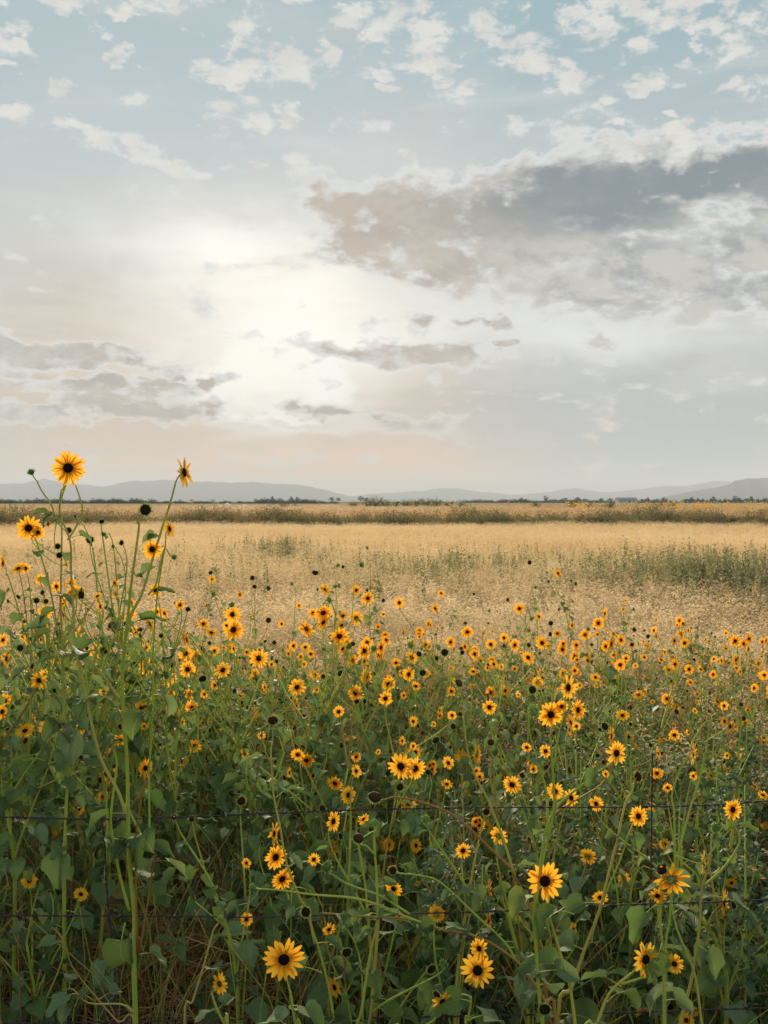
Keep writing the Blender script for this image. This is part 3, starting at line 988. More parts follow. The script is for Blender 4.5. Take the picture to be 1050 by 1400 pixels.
def far_tree(px, hpx, Y, kind, label, group, sx=1.0):
    me_t, me_c = TREES[kind]
    h0 = (7, 7, 6, 7, 5)[kind]
    p = at(px, 685, Y)
    s = hpx / F * Y / h0
    o = empty('tree', (p.x, Y, 0), px * 0.7)
    o.scale = (s * sx, s * sx, s)
    tag(o, label, 'tree', group)
    link('trunk', me_t, o); link('crown', me_c, o)
    return o


GT = 'dark trees along the far edge of the plain'
# (photo x, height in pixels above the horizon line, distance, kind, label, width factor)
for px, hp, Y, k, lb, sx in [
    (40, 4, 1500, 4, 'low hazy tree at the left end of the horizon', 1.6), (28, 4, 1500, 2, 'low hazy tree clump just left of another at the far left horizon', 1.3),
    (47.5, 6, 800, 0, 'dark bushy tree on the horizon just left of the tallest open sunflower', 1.0),
    (179, 6, 1400, 1, 'small round hazy tree left of the dark drooping seed head', 0.9), (187, 7, 1400, 0, 'rounder hazy tree just behind the dark drooping seed head', 0.8),
    (246, 4, 1500, 4, 'low wide hazy tree right of the side facing sunflower', 1.2), (262, 4, 1500, 2, 'faint flat tree between two others on the left horizon', 1.2), (291, 4, 1500, 4, 'faint flat tree above the dark ploughed strip', 1.4),
    (350, 6, 1400, 0, 'hazy tree at the left of the trio left of centre', 0.9), (357, 5, 1400, 2, 'low tree filling the gap in the trio left of centre', 0.9), (373, 9, 1300, 3, 'narrow hazy tree left of the flat topped pair', 1.5), (383, 6, 1300, 4, 'low tree between the narrow one and the flat topped pair', 1.2),
    (398, 9, 1300, 1, 'left tree of the flat topped hazy pair', 1.0), (406, 9, 1300, 0, 'right tree of the flat topped hazy pair', 0.8),
    (453, 9, 1300, 0, 'left tree of the hazy brownish pair left of the green hedge', 0.8), (462, 8, 1300, 0, 'right tree of the hazy brownish pair left of the green hedge', 0.9), (493, 9, 1300, 2, 'hazy brown tree rising behind the left end of the green hedge', 0.8), (501, 7, 1300, 4, 'lower hazy tree behind the left end of the green hedge', 1.0),
    (544, 5, 420, 2, 'dark shrubby tree behind the middle of the hedge', 1.0), (573, 7, 420, 0, 'tallest dark tree behind the hedge right of the photo centre', 0.8), (586, 6, 420, 2, 'dark tree right beside the tallest one behind the hedge', 0.9), (601, 6, 420, 4, 'dark low tree near the right end of the hedge', 1.0), (618, 5, 430, 4, 'dark flat tree just past the right end of the hedge', 1.0),
    (655, 5, 1100, 4, 'low grey tree right of the hedge', 1.2), (672, 4, 1100, 4, 'low grey tree left of the big dark clump', 1.4), (692, 4, 1100, 2, 'small grey tree just left of the big dark clump', 1.0), (700, 4, 620, 4, 'low shoulder tree on the left of the big dark clump', 1.0),
    (712, 10, 620, 0, 'tall crown of the big dark clump right of centre', 0.9), (719, 7, 620, 2, 'lower right crown of the big dark clump', 0.8), (746, 10, 1200, 1, 'lone hazy tree standing right of the big dark clump', 1.0),
    (772, 7, 1000, 4, 'left tree of the hazy row above the yellow flowering weeds', 1.2), (790, 8, 1000, 2, 'second tree of the hazy row above the yellow flowering weeds', 1.0), (800, 6, 1000, 4, 'third tree of the hazy row above the yellow flowering weeds', 1.3),
    (822, 8, 900, 0, 'dark tree left of the white farm building', 0.8), (834, 7, 900, 2, 'low dark tree touching the white farm building', 0.9), (847, 6, 900, 4, 'tree behind the roof of the white farm building', 1.0),
    (877, 6, 900, 4, 'small tree right of the white farm building', 1.0), (886, 9, 900, 0, 'tallest tree just right of the white farm building', 0.9), (897, 6, 900, 4, 'low tree in the row right of the farm building', 1.2), (908, 8, 900, 2, 'last tree of the row right of the farm building', 0.8),
    (938, 6, 760, 4, 'left skirt of the dark clump below the mountain', 1.2), (945, 10, 760, 0, 'tall dark tree below the left foot of the mountain', 0.8), (954, 8, 760, 1, 'slim dark tree below the left foot of the mountain', 0.9), (961, 7, 760, 3, 'narrow dark tree with a gap on both sides below the mountain', 1.1), (967, 5, 760, 4, 'short tree left of the big round one below the mountain', 0.9),
    (976, 11, 760, 0, 'big round dark tree below the mountain', 0.85), (985, 6, 760, 3, 'small slim tree right of the big round one', 1.3), (991, 7, 760, 1, 'slim tree between the round one and the right hand group', 1.0), (1005, 11, 760, 1, 'tall tree at the left of the right hand group', 1.1), (1012, 9, 760, 0, 'second tree of the right hand group', 0.7), (1020, 7, 760, 4, 'low tree within the right hand group', 1.0),
    (1028, 10, 760, 3, 'spiky narrow tree near the right edge', 1.8), (1036, 7, 760, 1, 'small tree near the right edge of the horizon', 1.0), (1046, 9, 760, 0, 'tree at the very right edge of the horizon', 0.9), (1062, 9, 760, 2, 'tree just beyond the right edge of the horizon', 0.9)]:
    far_tree(px, hp, Y, k, lb, GT, sx)

SHR = [scrub(450 + i, 1.0, 0.8, 620, 0.055) for i in range(4)]
SHR_ME = [s_.mesh('shrub', [M_SHRUB], False) for s_ in SHR]
STEMMY = []
for i in range(3):
    random.seed(470 + i)
    sb = MB()
    for k in range(7):
        a = random.uniform(0, 2 * PI)
        sb.tube([(0, 0, 0), (0.2 * math.cos(a), 0.2 * math.sin(a), 0.45), (0.45 * math.cos(a), 0.45 * math.sin(a), 0.8)], [0.022, 0.014, 0.006], 4)
    STEMMY.append(sb.mesh('stems', [M_TRUNK]))


def shrub(px, hpx, Y, kind, label, group, sx=1.0, base_h=None):
    p = at(px, 685, Y)
    s = hpx / F * Y * (1.35 if Y > 150 else 1.0)
    o = empty('shrub', (p.x, Y, 0), px)
    o.scale = (s * sx, s * sx, s)
    tag(o, label, 'shrub', group)
    link('foliage', SHR_ME[kind], o); link('stems', STEMMY[kind % 3], o)
    return o


GH = 'green shrubs of the hedge beyond the scrub strip'
for i, (px, hp, sx) in enumerate([(483, 8, 1.2), (503, 12, 1.1), (515, 13, 1.1), (527, 10, 1.2), (541, 9, 1.2), (556, 10, 1.3), (570, 11, 1.2), (583, 11, 1.3), (596, 11, 1.1), (611, 8, 1.3), (630, 9, 0.9)]):
    shrub(px, hp, 230 + (i % 3) * 6, i % 4, ['leftmost low shrub of the green hedge', 'tall left hump of the green hedge', 'highest hump of the green hedge, pale green', 'shrub sloping down from the highest hump of the hedge', 'low shrub in the dip of the green hedge',
          'shrub just right of the dip in the hedge', 'shrub below the tallest dark tree of the hedge', 'shrub in the right half of the green hedge', 'rounded shrub near the right end of the hedge', 'last low shrub of the hedge', 'olive shrub standing apart right of the hedge'][i], GH, sx)
GS = 'green shrubs in and beyond the scrub strip'
for i, (px, hp, Y, sx, lb) in enumerate([
    (733, 25, 54, 0.7, 'bushy green shrub left of the three in the scrub strip'), (745, 20, 54, 0.7, 'lower shrub leaning on the bushy one of the scrub strip'), (818, 27, 54, 0.6, 'upright green shrub in the middle of the right half of the scrub strip'), (827, 20, 54, 0.6, 'small shrub right of the upright one in the scrub strip'),
    (857, 20, 54, 0.6, 'shrub left of the two dark ones in the scrub strip'), (870, 26, 54, 0.55, 'dark leafy shrub with a ragged top in the scrub strip'), (882, 21, 53, 0.6, 'broad dark shrub right of the ragged one'), (911, 26, 54, 0.45, 'slim tall shrub at three quarters across the scrub strip'),
    (938, 20, 54, 0.6, 'shrub right of the slim tall one'), (976, 25, 52, 0.5, 'dark round shrub standing out below the yellow flowers'), (1004, 24, 54, 0.5, 'last dark pointed shrub of the scrub strip before the right edge'), (612, 26, 54, 0.4, 'lone sunflower bush standing above the scrub strip right of centre'),
    (388, 8, 200, 1.1, 'small brown green shrub beyond the strip left of centre'), (404, 5, 240, 1.0, 'tiny dark shrub left of centre in the farther field'), (733, 10, 210, 0.9, 'round green shrub in the farther field below the lone tree'), (782, 11, 190, 0.9, 'round green shrub among yellow flowers right of centre'),
    (805, 9, 200, 1.1, 'pale green shrub right of the round one among yellow flowers'), (834, 11, 180, 1.1, 'broad pale green shrub left of the farm building'), (904, 8, 230, 1.0, 'brownish round shrub right of the farm building'), (918, 7, 230, 1.4, 'low dark shrub row right of the brownish one'),
    (15, 15, 110, 0.8, 'small green shrub beyond the strip at the left edge'), (22, 10, 110, 1.0, 'low shrub touching the small green one at the left edge'), (121, 9, 120, 1.1, 'shrub below the bent stem of the tallest sunflower'), (1046, 24, 70, 0.8, 'tall green shrub with yellow flowers at the right edge')]):
    shrub(px, hp, Y, i % 4, lb, GS, sx)

# low dark hedgerow under the left part of the horizon and thin far tree lines
P1 = rng.random(500); px_ = -60 + P1 * 520
Yh = 640.0
pts = np.stack([(px_ - 525) / F * Yh, Yh + rng.random(500) * 20, np.zeros(500)], 1)
s_ = (0.7 + rng.random(500) ** 4 * 2.2) * (0.65 + 0.5 * (np.sin(pts[:, 0] * .043) * np.sin(pts[:, 0] * .017 + 1) > -.2))
scatter('far_hedgerow', 'low dark hedgerow under the left part of the horizon', pts, np.zeros((500, 3)), np.stack([s_ * 2.2, s_ * 2, s_], 1), rng.integers(0, 2, 500), [scrub(480 + i, 1.0, 1.0, 200, 0.16) for i in range(2)], M_TREE)
n = 420
px_ = 640 + rng.random(n) * 500
pts = np.stack([(px_ - 525) / F * 900, 900 + rng.random(n) * 30, np.zeros(n)], 1)
s_ = 0.8 + rng.random(n) ** 3 * 2.4
scatter('far_hedgerow', 'low dark growth under the trees at the right part of the horizon', pts, np.zeros((n, 3)), np.stack([s_ * 2.6, s_ * 2, s_], 1), rng.integers(0, 2, n), [scrub(480 + i, 1.0, 1.0, 200, 0.16) for i in range(2)], M_TREE)

# far yellow flowering weeds on the right
fy = MB()
random.seed(77)
for i in range(480):
    if random.random() < 0.75:
        px = random.gauss(random.choice([795, 880, 925, 960, 990, 1045]), 16)
    else:
        px = random.uniform(480, 1080)
    Y = random.uniform(85, 150)
    p = Vector(((px - 525) / F * Y, Y, random.uniform(0.7, 1.6)))
    s = random.uniform(0.035, 0.10)
    a = random.uniform(0, PI)
    u = Vector((math.cos(a), 0.2, math.sin(a))) * s
    w_ = Vector((-math.sin(a), 0.1, math.cos(a))) * s
    fy.add([tuple(p - u), tuple(p - w_), tuple(p + u), tuple(p + w_)], [(0, 1, 2, 3)])
fo = fy.build('far_blossoms', M_YELLOW, None, False)
tag(fo, 'specks of yellow sunflower bloom in the far field on the right', None, None, 'stuff')

# dark ploughed strip beyond the scrub on the left
m_, g_ = material('ploughed_earth')
_n = g_.noise(wpos(g_), 0.8, 5, 0.7)
M_EARTH = finish(m_, g_, g_.mix(_n, (0.035, 0.024, 0.022), (0.075, 0.050, 0.042)), 0.95, 0.05, None, None, _n, 0.8, 0.3)
mb = MB()
vs_, fs = [], []
nx, ny = 60, 8
for i in range(nx + 1):
    t = i / nx
    px = 273 + 82 * t
    for j in range(ny + 1):
        q = j / ny
        Y = 205 - 30 * t * 0 + q * 40 + 18 * t
        wv = 1.25 * math.sin(PI * q) * math.sin(PI * min(1, t * 1.05)) ** 0.6 * (0.7 + 0.3 * math.sin(t * 31) * math.sin(t * 13 + 2))
        vs_.append(((px - 525) / F * Y, Y, max(-0.05, wv * (1.0 if t < 0.55 or t > 0.62 else 0.55))))
for i in range(nx):
    for j in range(ny):
        fs.append((i * (ny + 1) + j, (i + 1) * (ny + 1) + j, (i + 1) * (ny + 1) + j + 1, i * (ny + 1) + j + 1))
mb.add(vs_, fs)
eo = mb.build('earth_bank', M_EARTH)
tag(eo, 'dark bank of turned earth in the far field left of centre', None, None, 'structure')

# white farm building far off on the right
M_WHITE = finish(*material('white_boards'), (0.55, 0.54, 0.52), 0.7, 0.2)
M_ROOF = finish(*material('grey_roof'), (0.30, 0.28, 0.27), 0.6, 0.3)
M_DARK = finish(*material('dark_opening'), (0.03, 0.03, 0.035), 0.4, 0.4)
p = at(856, 685, 860)
fb = empty('farm_building', (p.x, 860, 0), 0.1)
tag(fb, 'low white farm building with a pale gabled roof among the far trees', 'building')
b = MB()
L_, W_, H_, G_ = 8.5, 4.0, 2.6, 4.4
b.add([(-L_, -W_, 0), (L_, -W_, 0), (L_, W_, 0), (-L_, W_, 0), (-L_, -W_, H_), (L_, -W_, H_), (L_, W_, H_), (-L_, W_, H_), (-L_, 0, G_), (L_, 0, G_)],
      [(0, 1, 5, 4), (2, 3, 7, 6), (1, 2, 6, 9, 5), (3, 0, 4, 8, 7)])
b.build('wall', M_WHITE, fb, False)
b = MB()
for s in (-1, 1):
    e = [(-L_ - .4, s * (W_ + .5), H_ - .15), (L_ + .4, s * (W_ + .5), H_ - .15), (L_ + .4, 0, G_ + .12), (-L_ - .4, 0, G_ + .12)]
    e2 = [(x_, y_, z_ + .15) for x_, y_, z_ in e]
    b.add(e + e2, [(0, 1, 2, 3), (4, 5, 6, 7), (0, 1, 5, 4), (1, 2, 6, 5), (2, 3, 7, 6), (3, 0, 4, 7)])
b.build('roof', M_ROOF, fb, False)
for k, x_ in enumerate((-5.5, -2.2, 5.0)):
    b = MB()
    b.add([(x_ + dx * .6, -W_ - .05 + dy * .04, 1.0 + dz) for dx in (-1, 1) for dy in (0, 1) for dz in (0, 1.1)], [(0, 1, 3, 2), (4, 6, 7, 5), (0, 4, 5, 1), (2, 3, 7, 6), (0, 2, 6, 4), (1, 5, 7, 3)])
    b.build('window', M_DARK, fb, False)
b = MB()
b.add([(1.6 + dx * .7, -W_ - .05 + dy * .04, 0.02 + dz) for dx in (-1, 1) for dy in (0, 1) for dz in (0, 2.1)], [(0, 1, 3, 2), (4, 6, 7, 5), (0, 4, 5, 1), (2, 3, 7, 6), (0, 2, 6, 4), (1, 5, 7, 3)])
b.build('door', M_DARK, fb, False)

# ------------------------------------------------------------------ sunflower parts
def leaf_mb(seed, petiole=0.45, rows=8, fine=True, narrow=1.0):
    """heart shaped leaf of unit length: stalk from the origin, blade folded along the midrib, drooping, with wavy toothed edges"""
    r = random.Random(seed)
    b = MB()
    droop = r.uniform(0.15, 0.75)
    fold = r.uniform(0.10, 0.50)
    wav = r.uniform(0.03, 0.10)
    tw = r.uniform(-0.35, 0.35)
    side = r.uniform(-0.18, 0.18)
    T = [0.0, 0.05, 0.16, 0.32, 0.5, 0.68, 0.85, 1.0] if fine else [0.0, 0.12, 0.42, 0.75, 1.0]
    W = [0.06, 0.30, 0.42, 0.43, 0.35, 0.23, 0.10, 0.0] if fine else [0.08, 0.38, 0.41, 0.19, 0.0]
    back = [0.0, -0.10, -0.05, 0, 0, 0, 0, 0] if fine else [0, -0.07, 0, 0, 0]
    cs = [-1, -0.55, 0, 0.55, 1] if fine else [-1, 0, 1]
    p0 = petiole
    # path of the midrib: rises out along the stalk, then droops
    def mid(s):
        a = 0.45 - droop * 1.7 * max(0.0, s)
        return a
    pts, pos, ang_ = [], Vector((0, 0, 0)), 0.45
    st = []
    ns = 4
    for i in range(ns + 1):
        st.append(tuple(pos))
        pos = pos + Vector((0, math.cos(ang_), math.sin(ang_))) * (p0 / ns)
        ang_ -= 0.10
    st[-1] = tuple(pos - Vector((0, math.cos(ang_), math.sin(ang_))) * (p0 / ns))
    base = Vector(st[-1])
    vs_, uv, fs = [], [], []
    pos = base.copy(); a = ang_
    pt = 0
    ph1, ph2 = r.uniform(0, 6), r.uniform(0, 6)
    for i, t in enumerate(T):
        dt = t - pt; pt = t
        a -= droop * 1.9 * dt
        pos = pos + Vector((side * dt * 1.2, math.cos(a) * dt, math.sin(a) * dt))
        dirv = Vector((0, math.cos(a), math.sin(a)))
        nrm = Vector((0, -math.sin(a), math.cos(a)))
        rot = Quaternion(dirv, tw * t)
        sx = rot @ Vector((1, 0, 0)); nz = rot @ nrm
        for c in cs:
            w = W[i] * c * narrow
            jag = (r.uniform(-1, 1) * 0.030 if abs(c) == 1 and 0 < i < len(T) - 1 else 0)
            lift = abs(c) * W[i] * fold + (wav * math.sin(t * 11 + ph1 + (2.4 if c > 0 else 0)) if abs(c) == 1 else 0) + (wav * .45 * math.sin(t * 8 + ph2) if abs(c) == .55 else 0)
            if c != 0 and 0.1 < t < .9:
                lift -= 0.05 * math.sin(PI * min(1, abs(c))) * 0.5
            p = pos + sx * (w + jag * (1 if c > 0 else -1)) + nz * lift + dirv * (back[i] * abs(c) * 1.4 + jag)
            vs_.append(tuple(p)); uv.append((0.5 + c * 0.5 * max(.05, W[i] / .43), t))
    m = len(cs)
    for i in range(len(T) - 1):
        for k in range(m - 1):
            fs.append((i * m + k, i * m + k + 1, (i + 1) * m + k + 1, (i + 1) * m + k))
    b.add(vs_, fs, 0, uv)
    if fine:
        st2 = [st[0], st[2], st[-1]]
        b.tube(st2, [0.024, 0.018, 0.014], 4, 1, 0.3, False)
    else:
        p, q = Vector(st[0]), base
        b.add([tuple(p - Vector((.014, 0, 0))), tuple(p + Vector((.014, 0, 0))), tuple(q + Vector((.01, 0, 0))), tuple(q - Vector((.01, 0, 0)))], [(0, 1, 2, 3)], 1)
    return b


def petal_mb(seed, L=1.0, W=0.23, rows=4, curl=0.0, shrivel=False, lo=False):
    """ray petal of unit length along +Y, facing +Z, keeled and tapered to a point"""
    r = random.Random(seed)
    b = MB()
    T = [0, 0.3, 0.62, 0.86, 1.0] if not lo else [0, 0.5, 1.0]
    Wt = [0.45, 0.92, 1.0, 0.62, 0.0] if not lo else [0.5, 1.0, 0.0]
    cv = curl + r.uniform(-.12, .14)
    tw = r.uniform(-.25, .25) * (4 if shrivel else 1)
    sd_ = r.uniform(-.07, .07)
    vs_, uv, fs = [], [], []
    y = z = 0.0; a = 0.12 + r.uniform(-.05, .12); pt = 0
    for t, w in zip(T, Wt):
        dt = (t - pt) * L; pt = t
        a += cv * (t - 0.2) * (1.6 if shrivel else .6)
        y += math.cos(a) * dt; z += math.sin(a) * dt
        x = sd_ * t
        q = Quaternion((0, 1, 0), tw * t)
        for c in (-1, 0, 1):
            o = q @ Vector((c * w * W / 2, 0, -0.10 * W * (1 if c == 0 else -0.4)))
            vs_.append((x + o.x, y, z + o.z)); uv.append((c * .5 + .5, t))
    for i in range(len(T) - 1):
        for k in (0, 1):
            fs.append((i * 3 + k, i * 3 + k + 1, (i + 1) * 3 + k + 1, (i + 1) * 3 + k))
    b.add(vs_, fs, 0, uv)
    return b


PETALS = [petal_mb(i, 1.0, 0.33) for i in range(4)]
PETALS_LO = [petal_mb(i + 10, 1.0, 0.36, lo=True) for i in range(4)]
PETAL_ME = [p_.mesh('petal', [M_PETAL]) for p_ in PETALS]


def dome(b, rad, h, mi, rings=4, seg=14, z0=0.0, bump=0.0, rs=None):
    r = rs or random
    vs_, uv, fs = [(0, 0, z0 + h)], [(0.5, 0.0)], []
    for i in range(1, rings + 1):
        t = i / rings
        for k in range(seg):
            a = 2 * PI * k / seg
            rr = rad * math.sin(t * PI / 2)
            zz = z0 + h * math.cos(t * PI / 2) + r.uniform(-bump, bump)
            vs_.append((rr * math.cos(a), rr * math.sin(a), zz)); uv.append((k / seg, t))
    for k in range(seg):
        fs.append((0, 1 + k, 1 + (k + 1) % seg))
    for i in range(rings - 1):
        o0, o1 = 1 + i * seg, 1 + (i + 1) * seg
        for k in range(seg):
            k2 = (k + 1) % seg
            fs.append((o0 + k, o1 + k, o1 + k2, o0 + k2))
    b.add(vs_, fs, mi, uv, 0.0)


def bract(b, ang, r0, L, up, w, mi, rnd, z0=0.0, curl=0.5):
    """green pointed bract at the rim"""
    d = Vector((math.cos(ang), math.sin(ang), 0)); s = Vector((-d.y, d.x, 0))
    p0 = d * r0 + Vector((0, 0, z0))
    p1 = p0 + (d * math.cos(up) + Vector((0, 0, math.sin(up)))) * L * .55
    u2 = up - curl
    p2 = p1 + (d * math.cos(u2) + Vector((0, 0, math.sin(u2)))) * L * .55
    b.add([tuple(p0 - s * w), tuple(p0 + s * w), tuple(p1 + s * w * .8), tuple(p1 - s * w * .8), tuple(p2)], [(0, 1, 2, 3), (3, 2, 4)], mi, [(0, 0), (1, 0), (1, .6), (0, .6), (.5, 1)], rnd)


# every head is built at unit overall radius, facing +Z; slots: 0 disc, 1 bract, 2 petal
def head_disc(kind, seed, lo=False):
    r = random.Random(seed)
    b = MB()
    seg = 8 if lo else 16
    if kind in 'AF':
        dome(b, 0.30, 0.085, 0, 3 if lo else 4, seg, 0.0, 0.012, r)
        dome(b, 0.25, -0.16, 1, 2, seg, -0.005, 0.0, r)
        for k in range(9 if lo else 18):
            bract(b, k * 2 * PI / (9 if lo else 18) + r.uniform(-.1, .1), 0.23, r.uniform(.22, .34), r.uniform(-.35, .15), 0.06, 1, r.random(), -0.05, .3)
    elif kind == 'D':
        dome(b, 0.52, 0.26, 0, 3 if lo else 4, seg, 0.0, 0.03, r)
        dome(b, 0.42, -0.30, 1, 2, seg, -0.01, 0.0, r)
        for k in range(9 if lo else 16):
            bract(b, k * 2 * PI / (9 if lo else 16) + r.uniform(-.1, .1), 0.42, r.uniform(.3, .5), r.uniform(-.2, .7), 0.085, 1, r.random(), -0.05, -.3)
    elif kind == 'C':
        dome(b, 0.74, 0.36, 0, 3 if lo else 5, seg, 0.02, 0.05, r)
        dome(b, 0.76, -0.55, 1, 2 if lo else 3, seg, 0.02, 0.0, r)
        for k in range(10 if lo else 26):
            bract(b, k * 2 * PI / (10 if lo else 26) + r.uniform(-.1, .1), 0.70, r.uniform(.30, .62), r.uniform(-.3, .8), 0.10, 1, r.random(), -0.08, -.4)
    elif kind == 'E':
        dome(b, 0.88, 0.62, 0, 3 if lo else 5, seg, 0.0, 0.05, r)
        dome(b, 0.85, -0.35, 1, 2, seg, 0.0, 0.0, r)
        for k in range(9 if lo else 22):
            bract(b, k * 2 * PI / (9 if lo else 22), 0.8, r.uniform(.3, .55), r.uniform(-1.2, -.2), 0.10, 1, r.random(), -0.05, .5)
    else:   # B: closed bud, bracts wrapped up and over
        dome(b, 0.62, 0.40, 1, 3 if lo else 4, seg, 0.05, 0.04, r)
        dome(b, 0.64, -0.50, 1, 2, seg, 0.06, 0.0, r)
        for ring_, (r0, up, L) in enumerate([(0.52, .2, .62), (0.60, .75, .58), (0.45, 1.25, .5), (0.25, 1.5, .4)]):
            n_ = (6 if lo else 13) - ring_
            for k in range(n_):
                bract(b, k * 2 * PI / n_ + ring_ * .3 + r.uniform(-.15, .15), r0, L * r.uniform(.7, 1.15), up + r.uniform(-.25, .25), 0.12, 1, r.random(), 0.02 + .08 * ring_, r.uniform(-.3, .9))
    return b


def ring_layout(seed, kind):
    r = random.Random(seed)
    out = []
    if kind in 'AF':
        n = r.choice([15, 17, 18, 20, 21])
        gap = r.random() < .25
        for k in range(n):
            if gap and k == n // 3:
                continue
            a = 2 * PI * k / n + r.uniform(-.09, .09)
            out.append((a, 0.24, r.uniform(.74, .90), r.uniform(-.30, .18) - (0.10 if k % 2 else 0), -0.02 if k % 2 else 0.012, r.uniform(.85, 1.15)))
    else:
        n = r.choice([9, 11, 13])
        for k in range(n):
            a = 2 * PI * k / n + r.uniform(-.25, .25)
            out.append((a, 0.44, r.uniform(.32, .62), r.uniform(-.9, .9), 0.0, r.uniform(.7, 1.2)))
    return out


def petal_matrix(a, r0, L, lift, dz, wk):
    return Matrix.Translation((math.cos(a) * r0, math.sin(a) * r0, dz)) @ Matrix.Rotation(a - PI / 2, 4, 'Z') @ Matrix.Rotation(lift, 4, 'X') @ Matrix.Diagonal((L * wk, L, L, 1))


def ring_mb(seed, kind, lo=False):
    b = MB()
    r = random.Random(seed + 999)
    src = PETALS_LO if lo else PETALS
    if kind == 'D':
        src = [petal_mb(seed * 5 + q, 1.0, 0.36, curl=1.3, shrivel=True, lo=lo) for q in range(3)]
    for q in ring_layout(seed, kind):
        b.add_mesh(r.choice(src), petal_matrix(*q), 0, r.random())
    return b


M_SPENT = mat_disc('spent_disc', (0.055, 0.028, 0.014), (0.10, 0.045, 0.022))
DM = {'A': M_DISC, 'F': M_DISC_GREEN, 'D': M_SPENT, 'C': M_SPENT, 'E': M_DISC_BROWN, 'B': M_DISC_GREEN}
DISC_ME = {k: [head_disc(k, 40 + i).mesh('flower_head', [DM[k], M_BRACT]) for i in range(3)] for k in 'AFDCEB'}
RING_ME = {'A': [ring_mb(60 + i, 'A').mesh('petals', [M_PETAL]) for i in range(6)], 'D': [ring_mb(80 + i, 'D').mesh('petals', [M_WITHER]) for i in range(4)]}
RING_ME['F'] = RING_ME['A']


def full_head(kind, seed):
    """the whole small head as one mesh, for plants farther off"""
    b = head_disc(kind, seed, True)
    if kind in 'AFD':
        rb = ring_mb(seed + 7, kind, True)
        b.add_mesh(rb, Matrix.Identity(4), 2)
    return b.mesh('flower_head', [DM[kind], M_BRACT, M_WITHER if kind == 'D' else M_PETAL])


FULL_ME = {k: [full_head(k, 120 + i) for i in range(4)] for k in 'AFDCEB'}
LEAVES = [leaf_mb(i, r_) for i, r_ in enumerate([.45, .5, .4, .55, .35, .45, .5, .4, .6, .45])]
LEAF_ME = [l_.mesh('leaf', [M_LEAF, M_STEM]) for l_ in LEAVES]
LEAVES_LO = [leaf_mb(50 + i, .45, 5, False) for i in range(8)]


def add_head(parent, kind, pos, nrm, radius, seed, detail):
    """detail 2: every petal an object; 1: disc and ring; 0: one mesh.  pos is world, parent sits at an untilted world place"""
    r = random.Random(seed)
    q = Vector(nrm).normalized().to_track_quat('Z', 'Y')
    q = q @ Quaternion((0, 0, 1), r.uniform(0, 2 * PI))
    if detail == 0:
        o = link('flower_head', r.choice(FULL_ME[kind]), parent)
    else:
        o = link('flower_head', r.choice(DISC_ME[kind]), parent)
    o.location = Vector(pos) - parent.location
    o.rotation_mode = 'QUATERNION'
    o.rotation_quaternion = q
    o.scale = (radius, radius, radius * r.uniform(.9, 1.1))
    if detail and kind in 'AFD':
        if detail == 2 and kind in 'AF':
            for lay in ring_layout(seed, 'A'):
                p_ = link('petal', r.choice(PETAL_ME), o)
                p_.matrix_local = petal_matrix(*lay)
        else:
            p_ = link('petals', r.choice(RING_ME[kind]), o)
    return o


def curve(p0, p1, t0, t1, n=7):
    """Hermite-like curve from p0 to p1 with end directions"""
    p0, p1, t0, t1 = Vector(p0), Vector(p1), Vector(t0), Vector(t1)
    L = (p1 - p0).length
    a, b = p0 + t0.normalized() * L * .38, p1 - t1.normalized() * L * .33
    out = []
    for i in range(n):
        t = i / (n - 1)
        out.append(p0 * (1 - t) ** 3 + a * 3 * t * (1 - t) ** 2 + b * 3 * t * t * (1 - t) + p1 * t ** 3)
    return out


def smooth_path(pts, sub=3):
    """Catmull-Rom through the given points"""
    pts = [Vector(p) for p in pts]
    if len(pts) < 3:
        return pts
    P = [pts[0] * 2 - pts[1]] + pts + [pts[-1] * 2 - pts[-2]]
    out = []
    for i in range(1, len(P) - 2):
        for k in range(sub):
            t = k / sub
            a, b, c, d = P[i - 1], P[i], P[i + 1], P[i + 2]
            out.append(0.5 * ((2 * b) + (c - a) * t + (2 * a - 5 * b + 4 * c - d) * t * t + (3 * b - a - 3 * c + d) * t ** 3))
    out.append(pts[-1])
    return out


def facing(yaw, pitch):
    y, p = R(yaw), R(pitch)
    return Vector((math.sin(y) * math.cos(p), -math.cos(y) * math.cos(p), math.sin(p)))


def put_leaf(parent, pos, az_, L, seed, tilt=0.0, lo=None, flat=None):
    """a leaf of blade length L springing from pos towards azimuth az_"""
    r = random.Random(seed)
    M = Matrix.Translation(pos) @ Matrix.Rotation(az_, 4, 'Z') @ Matrix.Rotation(tilt, 4, 'X') @ Matrix.Rotation(r.uniform(-.5, .5), 4, 'Y') @ Matrix.Diagonal((L * r.uniform(.85, 1.15), L, L, 1))
    if lo is not None:
        lo.add_mesh(r.choice(LEAVES_LO), M, 0, r.random())
        return None
    o = link('leaf', r.choice(LEAF_ME), parent)
    o.matrix_local = Matrix.Translation(-parent.location) @ M
    return o


